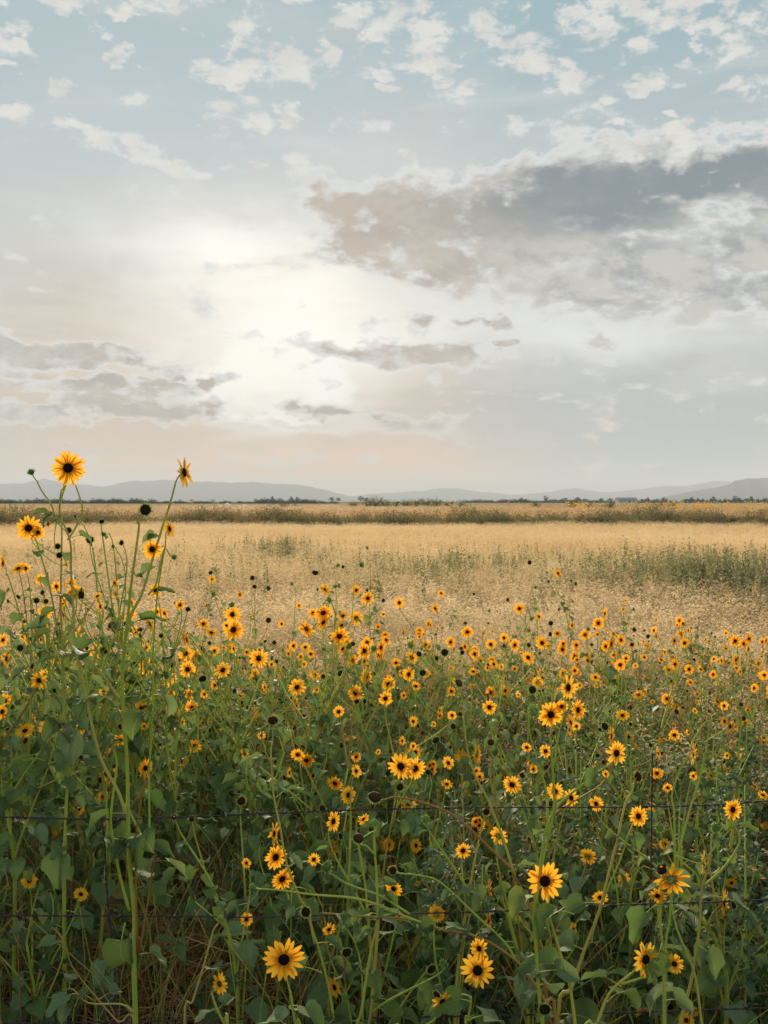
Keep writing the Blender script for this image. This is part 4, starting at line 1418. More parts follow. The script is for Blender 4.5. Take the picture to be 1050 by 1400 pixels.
# ------------------------------------------------------------------ the flower heads seen in the photograph
# x, y, width in photo pixels, kind [, yaw, pitch]   A open, F open with green centre, D withered, C dark spent disc, B bud, E brown dome
HEADS = """
39 722 34 A 25 0;52 728 18 A 20 0;123 738 18 D 20 0;103 706 8 D;139 713 9 C;142 730 9 B;94 725 10 C;79 747 10 C;81 759 10 C;166 742 9 C;155 747 5 B;238 762 9 B;66 717 9 A 60 0;4 770 22 A -50 0;25 777 20 A;35 777 14 A;
55 792 15 A;77 802 16 A;91 772 8 A;97 797 14 F;111 813 15 C;133 815 14 A;137 829 17 A;98 810 12 A;62 837 20 A 0 0;25 816 9 C;50 821 10 C;58 810 8 C;63 822 12 D;157 797 12 A 60 0;213 807 22 A;180 825 12 A;246 827 15 A;257 833 12 D;290 792 12 A 40 0;288 783 8 C;292 812 9 B;
345 790 12 D;348 802 12 D;328 813 12 A;317 827 12 B;318 840 25 A;319 861 30 A 0 10;289 865 19 A;278 853 17 A;282 828 10 A;293 890 16 A;277 888 20 D;315 886 17 A;277 928 14 C;198 885 15 A;175 893 16 A;172 923 20 A;153 923 18 A;233 947 18 A;4 875 18 A;60 923 18 A;143 973 20 A;193 968 18 A;175 975 15 A;3 973 22 A;103 887 20 A;
502 749 6 B;494 772 13 B;462 773 8 B;469 775 8 D;431 783 12 C;399 798 8 B;367 804 12 D;445 806 19 F;458 802 8 B;434 806 6 C;409 828 10 A;450 820 12 B;487 807 16 A;503 818 19 A;512 804 9 A;502 807 6 C;524 821 10 D;546 824 16 A 20 0;524 840 9 A;
442 838 26 A;442 851 24 A;428 838 15 A;419 860 25 F;469 842 18 A;487 845 22 F;464 870 27 A;467 855 18 A;354 900 28 A 15 0;430 923 16 A;411 898 12 A;467 921 14 C;498 904 16 A;528 875 15 A;517 857 10 A;502 878 18 F;512 887 11 B;477 883 12 B;552 865 20 A;562 882 12 B;563 899 19 A;559 922 20 A;573 894 11 C;608 892 13 C;578 920 12 C;
603 811 10 A;595 832 14 A;586 853 14 A 50 0;648 812 7 D;694 820 9 D;669 835 6 B;636 852 9 D;639 864 17 A;616 878 15 A;632 892 9 C;671 881 17 A;689 872 14 A;689 883 9 D;675 908 14 A;647 918 14 A;597 900 12 D;618 914 6 A;627 934 13 E;669 967 20 A;618 978 13 A;617 945 14 A;643 956 9 D;527 955 20 A;488 959 13 D;463 973 16 A;532 927 10 A;560 940 18 A;373 985 26 D 10 50;385 853 12 A;367 848 10 C;593 990 8 A;
736 756 7 A 70 0;724 769 8 C;763 784 13 A;750 795 5 C;781 794 4 C;787 798 7 C;732 803 8 B;764 833 5 D;855 821 7 A;852 833 7 A;866 833 7 B;710 832 17 A;737 843 13 A;753 852 9 C;727 845 9 B;752 867 9 C;762 866 14 A;723 862 8 D;723 882 8 C;704 882 17 A;741 879 20 A;722 899 20 A;782 855 12 A -60 0;827 839 17 F 50 0;818 852 17 A;800 868 16 F;788 882 14 A;770 880 13 A;769 888 16 A;804 860 8 B;
897 847 12 A 65 0;867 861 12 D;881 862 8 D;894 862 13 A;897 870 13 A;886 870 8 C;864 881 11 D;922 876 15 A;936 879 16 A;941 862 12 A 60 0;965 874 12 A 60 0;961 887 7 B;789 902 10 A;803 903 11 D;848 909 18 A;814 926 14 A;856 900 12 A;923 908 15 A;942 915 14 A;958 915 12 A;975 922 12 A;944 933 11 A;976 901 11 A;1012 918 14 A;1037 907 13 A;1045 923 14 A;1031 941 13 A;904 902 10 A;
777 940 34 A 40 5;753 977 34 A 10 5;768 966 18 A;851 978 18 A;827 993 14 C;862 990 9 D;788 993 12 A;729 972 20 B;728 943 14 C;925 973 13 D;882 947 14 A 60 0;990 965 13 A;1013 963 10 D;1017 982 11 D;998 993 12 D;970 947 11 D;950 972 9 A;
34 999 26 A 0 55;5 982 20 A;156 1047 12 D 60 0;334 1030 17 A;330 1095 22 D 20 20;238 1117 14 D;262 1120 14 D;337 1180 14 A;337 1257 18 A;300 1345 28 F 60 30;197 993 10 A;
407 1032 19 A;487 1054 18 A;487 1035 14 A;548 1048 36 A;568 1051 30 A 30 0;547 1076 14 C;596 1012 13 C;613 1043 18 A 30 30;611 1072 16 A 20 50;550 1013 13 A;565 1020 10 A;456 1123 28 A;497 1120 18 A 40 -30;375 1140 30 A 75 0;377 1172 32 A 30 0;386 1202 32 A 30 -15;429 1175 17 A;446 1185 20 B;490 1146 17 E 20 50;512 1090 20 E 30 55;665 1110 18 D;633 1163 22 A 10 0;682 1143 26 A 150 10;700 1073 26 A;537 1190 20 D;538 1215 24 A;668 1217 28 A 75 0;418 1247 17 C;450 1271 18 A;474 1302 17 C;388 1312 53 A 4 3;590 1325 17 C;653 1327 46 A 0 10;655 1297 26 A -30 10;597 1250 24 A 160 0;668 1260 28 A 70 0;605 1370 32 A 20 -10;597 1360 14 C;457 1350 28 A 65 30;683 1197 15 D;522 1325 15 D;671 1015 11 E;517 1028 8 A;582 1120 14 B;472 1270 12 B;607 1317 14 B;472 1363 12 B;
843 1030 32 A 25 10;872 1062 24 D 30 20;873 1116 26 A;1002 1107 28 A 20 0;948 1030 30 A 65 0;922 1005 16 A;994 1033 10 A;759 1082 24 A;781 1091 24 A 25 10;714 1060 14 D;815 1099 20 A;745 1205 50 A 0 12;723 1149 20 D;804 1171 24 A 150 10;905 1188 21 C;918 1202 46 A 165 20;899 1225 24 A;962 1180 34 A 75 0;990 1235 36 A 60 0;1005 1262 20 D;1003 1238 12 C;883 1312 44 A 25 5;922 1318 26 A;762 1297 32 A 75 0;745 1380 20 C;712 1320 14 C;978 1132 16 B;947 1115 16 D;902 1132 14 B;828 1058 10 A;913 1077 14 A;948 1061 12 A;1043 1087 14 A;720 1022 14 A;746 1027 18 A;900 1030 14 A;817 1033 8 C;877 1030 10 D
"""
KIND_SIZE = {'A': .078, 'F': .075, 'D': .052, 'C': .035, 'B': .026, 'E': .042}


def parse_heads():
    out = []
    r = random.Random(5)
    for tok in HEADS.replace('\n', '').split(';'):
        q = tok.split()
        if not q:
            continue
        x, y, d, k = float(q[0]), float(q[1]), float(q[2]), q[3]
        yaw = float(q[4]) if len(q) > 4 else r.gauss(0, 34)
        pit = float(q[5]) if len(q) > 5 else r.gauss(8, 18)
        zt = 0.92 if x < 300 else 0.82
        drow = (EYE - zt) * F / max(y - 685, 1) if y > 700 else 99
        dsz = KIND_SIZE[k] * F / d
        Y = math.sqrt(min(max(drow, 1.7), 10) * min(max(dsz, 1.8), 9.5))
        if x < 260 and y < 840:
            Y = min(Y, 3.4)
        Y = min(Y, 4.6 if 870 < y else 9, 3.3 if y > 950 else 9, 2.75 if y > 1040 else 9, 2.42 if y > 1095 else 9)
        Y = min(max(Y, 1.75), 8.6)
        out.append(dict(x=x, y=y, d=d, k=k, yaw=yaw, pit=pit, Y=Y))
    return out


HD = parse_heads()


def head_at(x, y):
    return min(HD, key=lambda h: (h['x'] - x) ** 2 + (h['y'] - y) ** 2)


# ------------------------------------------------------------------ barbed wire fence, 2.4 m away
M_WIRE = None
m_, g_ = material('rusted_wire')
_n = g_.noise(wpos(g_), 60, 4, 0.6)
M_WIRE = finish(m_, g_, g_.mix(g_.ss(_n, .4, .6, 0, 1), (0.055, 0.045, 0.055), (0.11, 0.070, 0.060)), 0.85, 0.1)
m_, g_ = material('weathered_post')
_n = g_.noise(g_.vm('MULTIPLY', wpos(g_), (30, 30, 3)), 1.0, 4, 0.6)
M_POST = finish(m_, g_, g_.mix(_n, (0.10, 0.08, 0.06), (0.24, 0.20, 0.16)), 0.9, 0.1, None, None, _n, .7, .01)
FY = 2.40
fence = empty('barbed_wire_fence', (0, FY, 0))
tag(fence, 'rusty barbed wire fence with three strands crossing among the front sunflowers', 'fence')


def strand(name, path, tw=0.0017, pitch=0.05, barbs=0.125, lbl=None):
    """two wires twisted round each other along path, four-point barbs"""
    path = [Vector(p) for p in path]
    L = [0]
    for a, b_ in zip(path, path[1:]):
        L.append(L[-1] + (b_ - a).length)
    def P(s):
        for i in range(len(path) - 1):
            if s <= L[i + 1] or i == len(path) - 2:
                return path[i].lerp(path[i + 1], (s - L[i]) / max(L[i + 1] - L[i], 1e-6))
    n = int(L[-1] / 0.0125)
    T = (path[-1] - path[0]).normalized()
    u = T.orthogonal().normalized(); w = T.cross(u)
    b = MB()
    for ph in (0, PI):
        pts = []
        for i in range(n + 1):
            s = L[-1] * i / n
            a = 2 * PI * s / pitch + ph
            pts.append(P(s) + (u * math.cos(a) + w * math.sin(a)) * tw * 0.8)
        b.tube(pts, tw * .8, 4, 0, 0, False)
    o = b.build(name, M_WIRE, fence)
    o.location = (0, -FY, 0)
    if lbl: o['label'] = lbl
    if barbs:
        global BARB
        s = barbs * .6
        r = random.Random(3)
        while s < L[-1]:
            q = link('barb', BARB, fence)
            q.location = P(s) - Vector((0, FY, 0))
            q.rotation_euler = (r.uniform(0, 6), 0, r.uniform(-.1, .1))
            s += barbs * r.uniform(.9, 1.1)
    return o


bb = MB()
pts = [(0.010 * (i / 18 - .5), 0.0034 * math.cos(i * 1.0), 0.0034 * math.sin(i * 1.0)) for i in range(19)]
bb.tube(pts, 0.0011, 4)
bb.tube([(-.004, .003, 0), (-.006, .010, .009), (-.007, .013, .013)], [.0012, .001, .0004], 4)
bb.tube([(-.003, -.003, 0), (-.001, -.010, -.009), (0, -.013, -.013)], [.0012, .001, .0004], 4)
bb.tube([(.004, 0, .003), (.006, -.010, .009), (.007, -.013, .012)], [.0012, .001, .0004], 4)
bb.tube([(.003, 0, -.003), (.001, .010, -.009), (0, .013, -.012)], [.0012, .001, .0004], 4)
BARB = bb.mesh('barb', [M_WIRE])


def wire_pts(lst):
    q = [at(x, y, FY) for x, y in lst]
    a, b_ = q[0], q[-1]
    da = (q[0] - q[1]).normalized(); db = (q[-1] - q[-2]).normalized()
    a2 = a + Vector((-1, 0, 0.0)) * (a.x + 2.6); a2.z = a.z + .03
    b2 = b_ + Vector((1, 0, 0.0)) * (2.6 - b_.x); b2.z = b_.z + .05
    return [a2] + smooth_path(q, 4) + [b2]


strand('wire_strand', wire_pts([(0, 1117), (150, 1120), (300, 1115), (350, 1113), (470, 1108), (600, 1105), (700, 1104), (880, 1103), (980, 1100), (1050, 1095)]), lbl='top strand')
strand('wire_strand', wire_pts([(0, 1252), (120, 1252), (260, 1253), (350, 1254), (470, 1251), (560, 1249), (700, 1245), (820, 1238), (960, 1234), (1050, 1230)]), lbl='middle strand')
strand('wire_strand', wire_pts([(0, 1399), (160, 1397), (300, 1394), (350, 1393), (540, 1391), (700, 1388), (860, 1384), (1050, 1378)]), lbl='bottom strand')
strand('wire_stay', [at(139, 1117, FY), at(143, 1150, FY), at(145, 1200, FY), at(149, 1252, FY), at(152, 1270, FY), at(157, 1330, FY), at(158, 1402, FY), at(159, 1470, FY)], 0.0024, 0.036, 0)
strand('wire_stay', [at(892, 1030, FY), at(891, 1080, FY), at(891, 1104, FY), at(890, 1180, FY), at(889, 1240, FY), at(888, 1384, FY), at(888, 1440, FY)], 0.0021, 0.04, 0)
for sx in (-2.6, 2.6):
    b = MB()
    b.tube([(sx, FY, -.3), (sx + .01, FY + .02, .6), (sx - .01, FY + .05, 1.25)], [.055, .05, .047], 10)
    o = b.build('post', M_POST, fence)
    o.location = (0, -FY, 0)

# ------------------------------------------------------------------ sunflower plants
GF = 'wild sunflower plants along the fence and the field edge'
n_lab = {}
KW = {'A': 'yellow bloom', 'F': 'green centred bloom', 'D': 'withered bloom', 'C': 'dark seedhead', 'B': 'bud', 'E': 'brown head'}
NUM = ['no', 'one', 'two', 'three', 'four', 'five', 'six', 'seven', 'eight', 'nine', 'ten']
used_labels = set()


def auto_label(hs, Y):
    cx = sum(h['x'] for h in hs) / len(hs)
    big = max(hs, key=lambda h: h['d'])
    cnt = {}
    for h in hs:
        cnt[h['k']] = cnt.get(h['k'], 0) + 1
    top = sorted(cnt.items(), key=lambda t: (-t[1], t[0]))[:2]
    bits = ' and '.join('%s %s%s' % (NUM[min(c, 10)], KW[k], 's' if c > 1 else '') for k, c in top)
    ly = min(h['y'] for h in hs)
    rel = ('against the field' if ly < 850 else 'at the field edge' if ly < 930 else 'in the middle rows' if ly < 1085 else 'at the top wire' if ly < 1140 else 'between upper wires' if ly < 1235 else 'below the middle wire')
    if len(bits.split()) > 6:
        bits = bits.split(' and ')[0]
    return place_label('sunflower with %s %s' % (bits, rel), cx, ly)


def words100(n):
    o = 'zero one two three four five six seven eight nine ten eleven twelve thirteen fourteen fifteen sixteen seventeen eighteen nineteen'.split()
    t = '. . twenty thirty forty fifty sixty seventy eighty ninety'.split()
    n = max(0, n)
    return o[n] if n < 20 else 'a hundred' if n >= 100 else t[n // 10] + (' ' + o[n % 10] if n % 10 else '')


def place_label(base, cx, ly):
    pc, k = int(round(cx / 10.5)), 0
    side = 'just past the left edge' if pc < 0 else 'just past the right edge' if pc > 100 else None
    while True:
        for lab in ('%s, %s' % (base, side or words100(pc) + ' percent across'), '%s, %s, %s down' % (base, side or words100(pc) + ' percent across', words100(int(round(ly / 14)) + k))):
            if len(lab.split()) > 16:
                lab = lab.replace(' percent across', ' across')
            if len(lab.split()) > 16:
                lab = lab.replace('crowded ', '').replace('just past the ', 'past ').replace('against the field', 'in front')
            if lab not in used_labels:
                used_labels.add(lab)
                return lab
        k += 1


def leaf_len(z, H, Y):
    t = min(1.0, max(0, z / max(H, .3)))
    return (0.100 - 0.066 * t ** 1.2)


def grow_leaves(parent, path, seed, dens, H, lo=None, zmin=0.1, az0=None, kmax=40, scale=1.0):
    r = random.Random(seed)
    L = [0]
    for a, b_ in zip(path, path[1:]):
        L.append(L[-1] + (b_ - a).length)
    s, k = r.uniform(0, dens), 0
    az_ = r.uniform(0, 6)
    while s < L[-1] and k < kmax:
        for i in range(len(path) - 1):
            if s <= L[i + 1]:
                break
        p = path[i].lerp(path[i + 1], (s - L[i]) / max(1e-6, L[i + 1] - L[i]))
        if p.z > zmin:
            ln = leaf_len(p.z, H, 0) * r.uniform(.6, 1.25) * scale
            put_leaf(parent, p, az_, ln, r.randrange(1 << 30), r.uniform(-.55, .25), lo)
        az_ += 2.4 + r.uniform(-.5, .5)
        s += dens * r.uniform(.6, 1.4); k += 1


def make_plant(hs, base, Y, seed, label, group, detail, leafy=1.0, wide=0.0):
    """hs: heads with world 'pos'.  main stem from the ground to a fork, a branch to every head"""
    r = random.Random(seed)
    o = empty('sunflower_plant', base)
    tag(o, label, 'sunflower', group)
    top = max(h['pos'].z for h in hs)
    hm = max(hs, key=lambda h: h['pos'].z)
    cx = sum(h['pos'].x for h in hs) / len(hs); cy = sum(h['pos'].y for h in hs) / len(hs)
    fork = Vector(((base.x + cx) / 2, (base.y + cy) / 2, top * r.uniform(.50, .62)))
    main = smooth_path([base, base.lerp(fork, .5) + Vector((r.gauss(0, .02), r.gauss(0, .02), 0)), fork, fork.lerp(hm['pos'], .5) + Vector((r.gauss(0, .015), 0, 0))], 4)
    endm = main[-1]
    r0 = 0.0055 + 0.0035 * top * (0.6 + .4 * r.random())
    st = MB()
    n = len(main)
    rn = r.random()
    st.tube([p - base for p in main], [r0 * (1 - .6 * i / (n - 1)) for i in range(n)], 6 if detail else 4, 0, rn)
    far = detail == 0
    fol = MB() if far else None
    leafpath = [main]
    bm = st if far else None
    for h in hs:
        nrm = facing(h['yaw'], h['pit'])
        hp = h['pos']
        rad = h['rad']
        back = hp - nrm * rad * {'A': .14, 'F': .14, 'D': .22, 'C': .45, 'E': .3, 'B': .42}[h['k']]
        zt = max(base.z + .08, min(hp.z - .05, hp.z - r.uniform(.12, .38)))
        cand = [p for p in main if p.z < hp.z - .06]
        s0 = min(cand, key=lambda p: abs(p.z - zt)) if cand else main[0]
        if h is hm:
            s0 = endm
        dirn = (hp - s0)
        t0 = Vector((dirn.x * .9, dirn.y * .9, abs(dirn.z) + .02))
        t1 = nrm * .75 + Vector((0, 0, .75 if h['pit'] > -20 else .2))
        cv = curve(s0, back, t0, t1, 5 if far else 9)
        rb = max(0.0016, min(.004, rad * .065))
        rr = [max(rb, r0 * .42) * (1 - i / (len(cv) - 1)) + rb * (i / (len(cv) - 1)) for i in range(len(cv))]
        rnb = min(.99, r.random() ** .8)
        if far:
            bm.tube([p - base for p in cv], rr, 3, 1, rnb, False)
        else:
            b = MB()
            b.tube([p - base for p in cv], rr, 5, 0, rnb, False)
            b.build('branch', M_BRANCH, o)
        leafpath.append(cv[:-2])
        add_head(o, h['k'], hp, nrm, rad, r.randrange(1 << 30), detail if h['d'] < 22 or detail == 0 else (2 if h['k'] in 'AF' else 1))
    st.build('stem', [M_STEM, M_BRANCH], o)
    grow_leaves(o, main, seed + 1, .052 / leafy, top, fol, .10, kmax=int(24 * leafy))
    for i, q in enumerate(leafpath[1:]):
        grow_leaves(o, q, seed + 2 + i, .085 / leafy, top, fol, .2, kmax=int(3 * leafy + 1), scale=.8)
    if far and fol.v:
        m2 = [tuple(Vector(v_) - base) for v_ in fol.v]
        fol.v = m2
        fol.build('leaves', [M_LEAF, M_STEM], o)
    return o


# ---- the plants drawn out by hand: stems followed through the photograph
def px_path(pts, Y, Y2=None):
    n = len(pts)
    return [at(x, y, Y + ((Y2 - Y) * i / (n - 1) if Y2 else 0)) for i, (x, y) in enumerate(pts)]


def hero(label, Y, stems, heads, leaves=(), leafy=1.0, seed=1):
    """stems: (radius mm at bottom, radius mm at top, pixel points from bottom to top, reaches the ground?, material)"""
    r = random.Random(seed)
    x0, y0 = stems[0][2][0]
    pb = at(x0, y0, Y)
    base = Vector((pb.x + r.uniform(-.03, .03), Y, heightg(pb.x, Y)))
    o = empty('sunflower_plant', base)
    tag(o, label, 'sunflower', GF)
    first = True
    tops = []
    H = max(at(x_, y_, Y).z for s_ in stems for x_, y_ in s_[2])
    hpx = [head_at(*q_) for q_ in heads]
    for ra, rb, pts, ground, mat in stems:
        pts = [Vector(p_) for p_ in pts]
        nh = min(hpx, key=lambda h: (Vector((h['x'], h['y'])) - pts[-1]).length) if hpx else None
        if nh:                                  # leave room for the neck below the head
            dd = (Vector((nh['x'], nh['y'])) - pts[-1]).length
            if dd < nh['d'] * .95:
                sg = pts[-2] - pts[-1]
                pts[-1] = pts[-1] + sg.normalized() * min(nh['d'] * .95 - dd, sg.length * .75)
        path = px_path(pts, Y)
        if ground:
            g0 = Vector((path[0].x + (path[0].x - path[min(1, len(path) - 1)].x) * .3, Y, heightg(path[0].x, Y)))
            cont = path[0] + (path[0] - path[1]) * .8
            path = [g0] + ([cont] if cont.z > .12 else []) + path
        path = [p + Vector((r.gauss(0, .002), r.gauss(0, .003), 0)) for p in path]
        path = smooth_path(path, 4)
        n = len(path)
        b = MB()
        b.tube([p - base for p in path], [(ra * .78 + (min(rb, 3.2) * .62 - ra * .78) * (i / (n - 1)) ** .8) / 1000 for i in range(n)], 8, 0, min(.99, r.random()), True)
        b.build('stem' if first else 'branch', mat, o)
        first = False
        if leafy:
            grow_leaves(o, path, r.randrange(1 << 20), .075 / leafy, H, None, .1, scale=1.0, kmax=16)
        tops.append((path[-1], (path[-1] - path[-2]).normalized(), min(rb, 3.2) * .62 / 1000))
    for (hx, hy) in heads:
        h = head_at(hx, hy)
        HD.remove(h)
        nrm = facing(h['yaw'], h['pit'])
        p = at(h['x'], h['y'], Y - .01)
        rad = h['d'] / 2 / F * Y
        add_head(o, h['k'], p, nrm, rad, int(hx * 7 + hy), 2 if h['k'] in 'AF' else 1)
        near_ = [t_ for t_ in tops if (t_[0] - p).length < rad * 3.4 and min(hpx, key=lambda q_: (at(q_['x'], q_['y'], Y - .01) - t_[0]).length) is h] or [min(tops, key=lambda t_: (t_[0] - p).length)]
        for tip, tdir, trad in near_:
            if (tip - p).length > .25:
                continue
            back = p - nrm * rad * {'A': .14, 'F': .14, 'D': .22, 'C': .45, 'E': .3, 'B': .42}[h['k']]
            cv = curve(tip - tdir * .006, back, tdir, nrm * .8 + Vector((0, 0, .4)), 8)
            b = MB(); b.tube([q - base for q in cv], max(trad * .97, .0012), 6, 0, .2, False)
            b.build('branch', M_STEM, o)
    for lx, ly, L, azd, tilt in leaves:
        lf = put_leaf(o, at(lx, ly, Y - .01), R(azd), L, int(lx + ly * 3), R(tilt))
    return o


S, BR, DR = M_STEM, M_BRANCH, M_DRYSTEM
HD += [dict(x=93, y=640, d=46, k='A', yaw=3, pit=4, Y=2.2), dict(x=252, y=646, d=40, k='A', yaw=74, pit=4, Y=2.2), dict(x=43, y=646, d=13, k='B', yaw=-20, pit=50, Y=2.2), dict(x=199, y=697, d=20, k='C', yaw=35, pit=5, Y=2.2),
       dict(x=232, y=723, d=24, k='A', yaw=70, pit=10, Y=2.2), dict(x=208, y=751, d=27, k='A', yaw=10, pit=0, Y=2.2)]
HD += [dict(x=301, y=1256, d=11, k='B', yaw=30, pit=60, Y=2.0), dict(x=151, y=1008, d=12, k='B', yaw=-30, pit=60, Y=2.1), dict(x=346, y=1214, d=14, k='B', yaw=-60, pit=20, Y=2.18), dict(x=80, y=853, d=8, k='B', yaw=0, pit=60, Y=2.1)]
hero('tallest sunflower in front of the wire at left, its blooms standing above the horizon', 2.12, [
    (9, 5.0, [(185, 1397), (183, 1320), (182, 1257), (179, 1180), (177, 1120), (172, 1040), (168, 980), (168, 913), (172, 847), (182, 787), (187, 723), (191, 708)], True, S),
    (5, 2.6, [(168, 925), (177, 853), (193, 813), (207, 767), (220, 723), (233, 690), (240, 665), (239, 652)], False, S),
    (5, 3.2, [(175, 1113), (160, 1080), (140, 1040), (123, 983), (115, 940), (103, 880), (100, 830), (97, 780), (95, 740), (80, 707)], False, S),
    (3.2, 2.4, [(80, 707), (82, 690), (86, 672), (88, 658)], False, S),
    (3.0, 2.2, [(80, 707), (70, 690), (58, 672), (46, 652)], False, S),
    (3.2, 2.2, [(96, 738), (103, 722), (110, 700), (110, 680), (104, 663), (96, 652)], False, S),
    (4, 2.6, [(164, 955), (152, 940), (133, 915), (110, 893), (96, 877), (80, 860)], False, S),
    (4.5, 3.2, [(178, 1245), (165, 1200), (158, 1160), (153, 1120), (158, 1060), (160, 1040), (152, 1015)], False, S),
    (3.6, .9, [(190, 1305), (200, 1253), (213, 1167), (217, 1130)], False, DR),
    (3.4, .9, [(190, 1305), (185, 1167), (192, 1107), (203, 1040), (213, 985), (222, 940)], False, DR),
    (3.2, 2.2, [(203, 813), (212, 800), (219, 770), (226, 750), (236, 764)], False, S),
    (3.4, 2.4, [(172, 1100), (200, 1150), (205, 1060), (212, 960), (211, 890), (215, 813), (222, 760), (228, 735)], False, S)],
    [(93, 640), (252, 646), (43, 646), (199, 697), (232, 723), (208, 751), (238, 762), (151, 1008), (80, 853)],
    [(171, 1262, .085, 178, -74), (190, 1305, .055, -70, -20), (172, 1112, .075, 110, -15), (178, 1158, .055, 170, 10), (190, 1160, .06, -85, -8), (70, 700, .035, 60, 0), (80, 705, .035, 100, -10), (98, 735, .035, -80, 0),
     (180, 790, .022, -80, 0), (176, 855, .055, -75, 10), (212, 975, .07, 150, -5), (222, 735, .03, 60, 0), (150, 955, .06, 100, 0), (205, 815, .04, -70, 10)], 0.22, 3)
hero('thick stemmed leafy sunflower just behind the top wire at the left', 2.62, [
    (10, 6, [(88, 1330), (90, 1210), (92, 1115), (91, 1060), (88, 985), (85, 913), (83, 860)], True, S),
    (5, 2.4, [(86, 1000), (85, 913), (83, 830), (84, 747), (82, 700), (78, 660 + 50)], False, S),
    (4.5, 2.4, [(91, 1075), (80, 1010), (70, 960), (48, 905), (30, 850), (12, 790), (6, 776)], False, S),
    (4.5, 2.4, [(92, 1070), (103, 1010), (118, 960), (130, 900), (140, 850), (137, 835)], False, S),
    (3.5, 2.0, [(84, 880), (70, 800), (55, 760), (48, 735), (42, 726)], False, S)],
    [(79, 747), (81, 759), (94, 725), (4, 770), (137, 829), (133, 815), (39, 722), (52, 728), (66, 717), (111, 813), (97, 797), (91, 772)],
    [(90, 985, .085, 200, -55), (92, 1020, .06, 170, -35), (88, 1150, .085, 180, -60), (96, 1060, .08, -60, 0), (85, 900, .07, -70, 0), (80, 860, .07, 90, 0), (62, 1040, .08, 110, 0)], 1.0, 5)
hero('sunflower with one large frontal bloom low below the middle wire, left of centre', 1.95, [(5.5, 3.2, [(404, 1400), (398, 1360), (391, 1333)], True, S)], [(388, 1312)], [(396, 1375, .06, -120, -10), (402, 1410, .08, 60, 0)], 0.5, 7)
hero('sunflower with two stacked blooms on a curved green stem below the top wire', 2.30, [
    (6, 4, [(460, 1395), (448, 1350), (437, 1300), (425, 1262)], True, S), (4.5, 2.6, [(430, 1290), (420, 1250), (408, 1225), (392, 1180), (383, 1130), (374, 1085), (371, 1030), (373, 990)], False, S),
    (3.5, 2.4, [(392, 1190), (384, 1178)], False, S), (3.5, 2.4, [(395, 1230), (388, 1208)], False, S), (3.5, 2.4, [(384, 1160), (378, 1147)], False, S)],
    [(377, 1172), (386, 1202), (375, 1140), (373, 985), (418, 1247)], [(378, 1090, .05, -60, 10), (372, 1040, .055, 90, 0), (400, 1215, .05, -90, -10), (432, 1290, .07, -70, -20), (440, 1330, .07, 80, 0)], 0.6, 9)
hero('double headed sunflower right of centre above the top wire', 2.95, [(5, 3.2, [(520, 1250), (527, 1180), (536, 1120), (543, 1072), (547, 1056)], True, S), (3.5, 2.6, [(538, 1110), (556, 1080), (566, 1060)], False, S), (3.2, 2.6, [(536, 1130), (545, 1088)], False, BR)],
     [(548, 1048), (568, 1051), (547, 1076)], [], 0.8, 11)
hero('leaning sunflower whose pale stem arches over to a brown domed head near the centre', 2.25, [
    (7, 5, [(752, 1395), (745, 1350), (735, 1290), (722, 1232), (702, 1192)], True, DR), (5, 3, [(702, 1192), (668, 1160), (620, 1115), (575, 1096), (540, 1091), (520, 1093)], False, DR),
    (4.5, 3, [(704, 1195), (690, 1150), (670, 1098), (650, 1060), (640, 1020), (632, 980)], False, BR), (3.2, 2.4, [(680, 1120), (676, 1060), (671, 1020)], False, DR)],
     [(512, 1090), (671, 1015)], [(702, 1192, .04, -60, 10)], 0.12, 13)
hero('sunflower lying low, its long bent stem running from the right to buds left of centre', 2.18, [
    (6, 4.6, [(742, 1368), (722, 1330), (703, 1312), (672, 1290), (640, 1278), (600, 1272)], True, DR), (4.6, 3.6, [(600, 1272), (560, 1255), (520, 1238), (480, 1228), (430, 1224), (385, 1217), (352, 1216)], False, S),
    (4.4, 3.2, [(612, 1274), (560, 1258), (500, 1252), (440, 1248)], False, BR), (3.8, 2.6, [(560, 1250), (520, 1225), (480, 1210), (455, 1195), (447, 1188)], False, BR),
    (4, 2.8, [(703, 1312), (690, 1290), (650, 1250), (600, 1205), (572, 1195)], False, BR)],
     [(446, 1185), (537, 1190), (429, 1175), (346, 1214)], [(560, 1257, .055, 80, 0), (600, 1272, .05, -90, 10), (650, 1280, .05, 60, 0)], 0.25, 15)
hero('tall straight sunflower bud stalk standing in front of the centre between the wires', 2.2, [(5.5, 3.2, [(495, 1380), (505, 1310), (517, 1260), (515, 1200), (512, 1150), (512, 1135)], True, S), (3, 2.2, [(512, 1170), (500, 1158), (492, 1150)], False, S)],
     [(490, 1146)], [(515, 1210, .035, -70, 0), (516, 1250, .04, 100, 0)], 0.2, 17)
HD.append(dict(x=512, y=1126, d=14, k='B', yaw=0, pit=60, Y=2.2))
hero('sunflower with a large bloom under the top wire right of centre', 2.02, [(6, 4, [(785, 1400), (778, 1345), (765, 1300), (754, 1262), (748, 1232)], True, S), (5.5, 3.2, [(738, 1380), (733, 1300), (731, 1240), (742, 1170), (755, 1110), (757, 1060), (753, 1010), (751, 992)], True, S),
      (4.5, 2.8, [(733, 1240), (738, 1190), (748, 1130), (768, 1098), (800, 1070), (830, 1048), (838, 1040)], False, BR), (3.6, 2.4, [(757, 1050), (765, 1010), (775, 965)], False, S)],
     [(745, 1205), (753, 977), (843, 1030), (777, 940), (768, 966)], [(748, 1128, .035, 60, 0), (785, 1250, .08, 110, 0), (735, 1330, .07, -80, -10)], 0.3, 19)
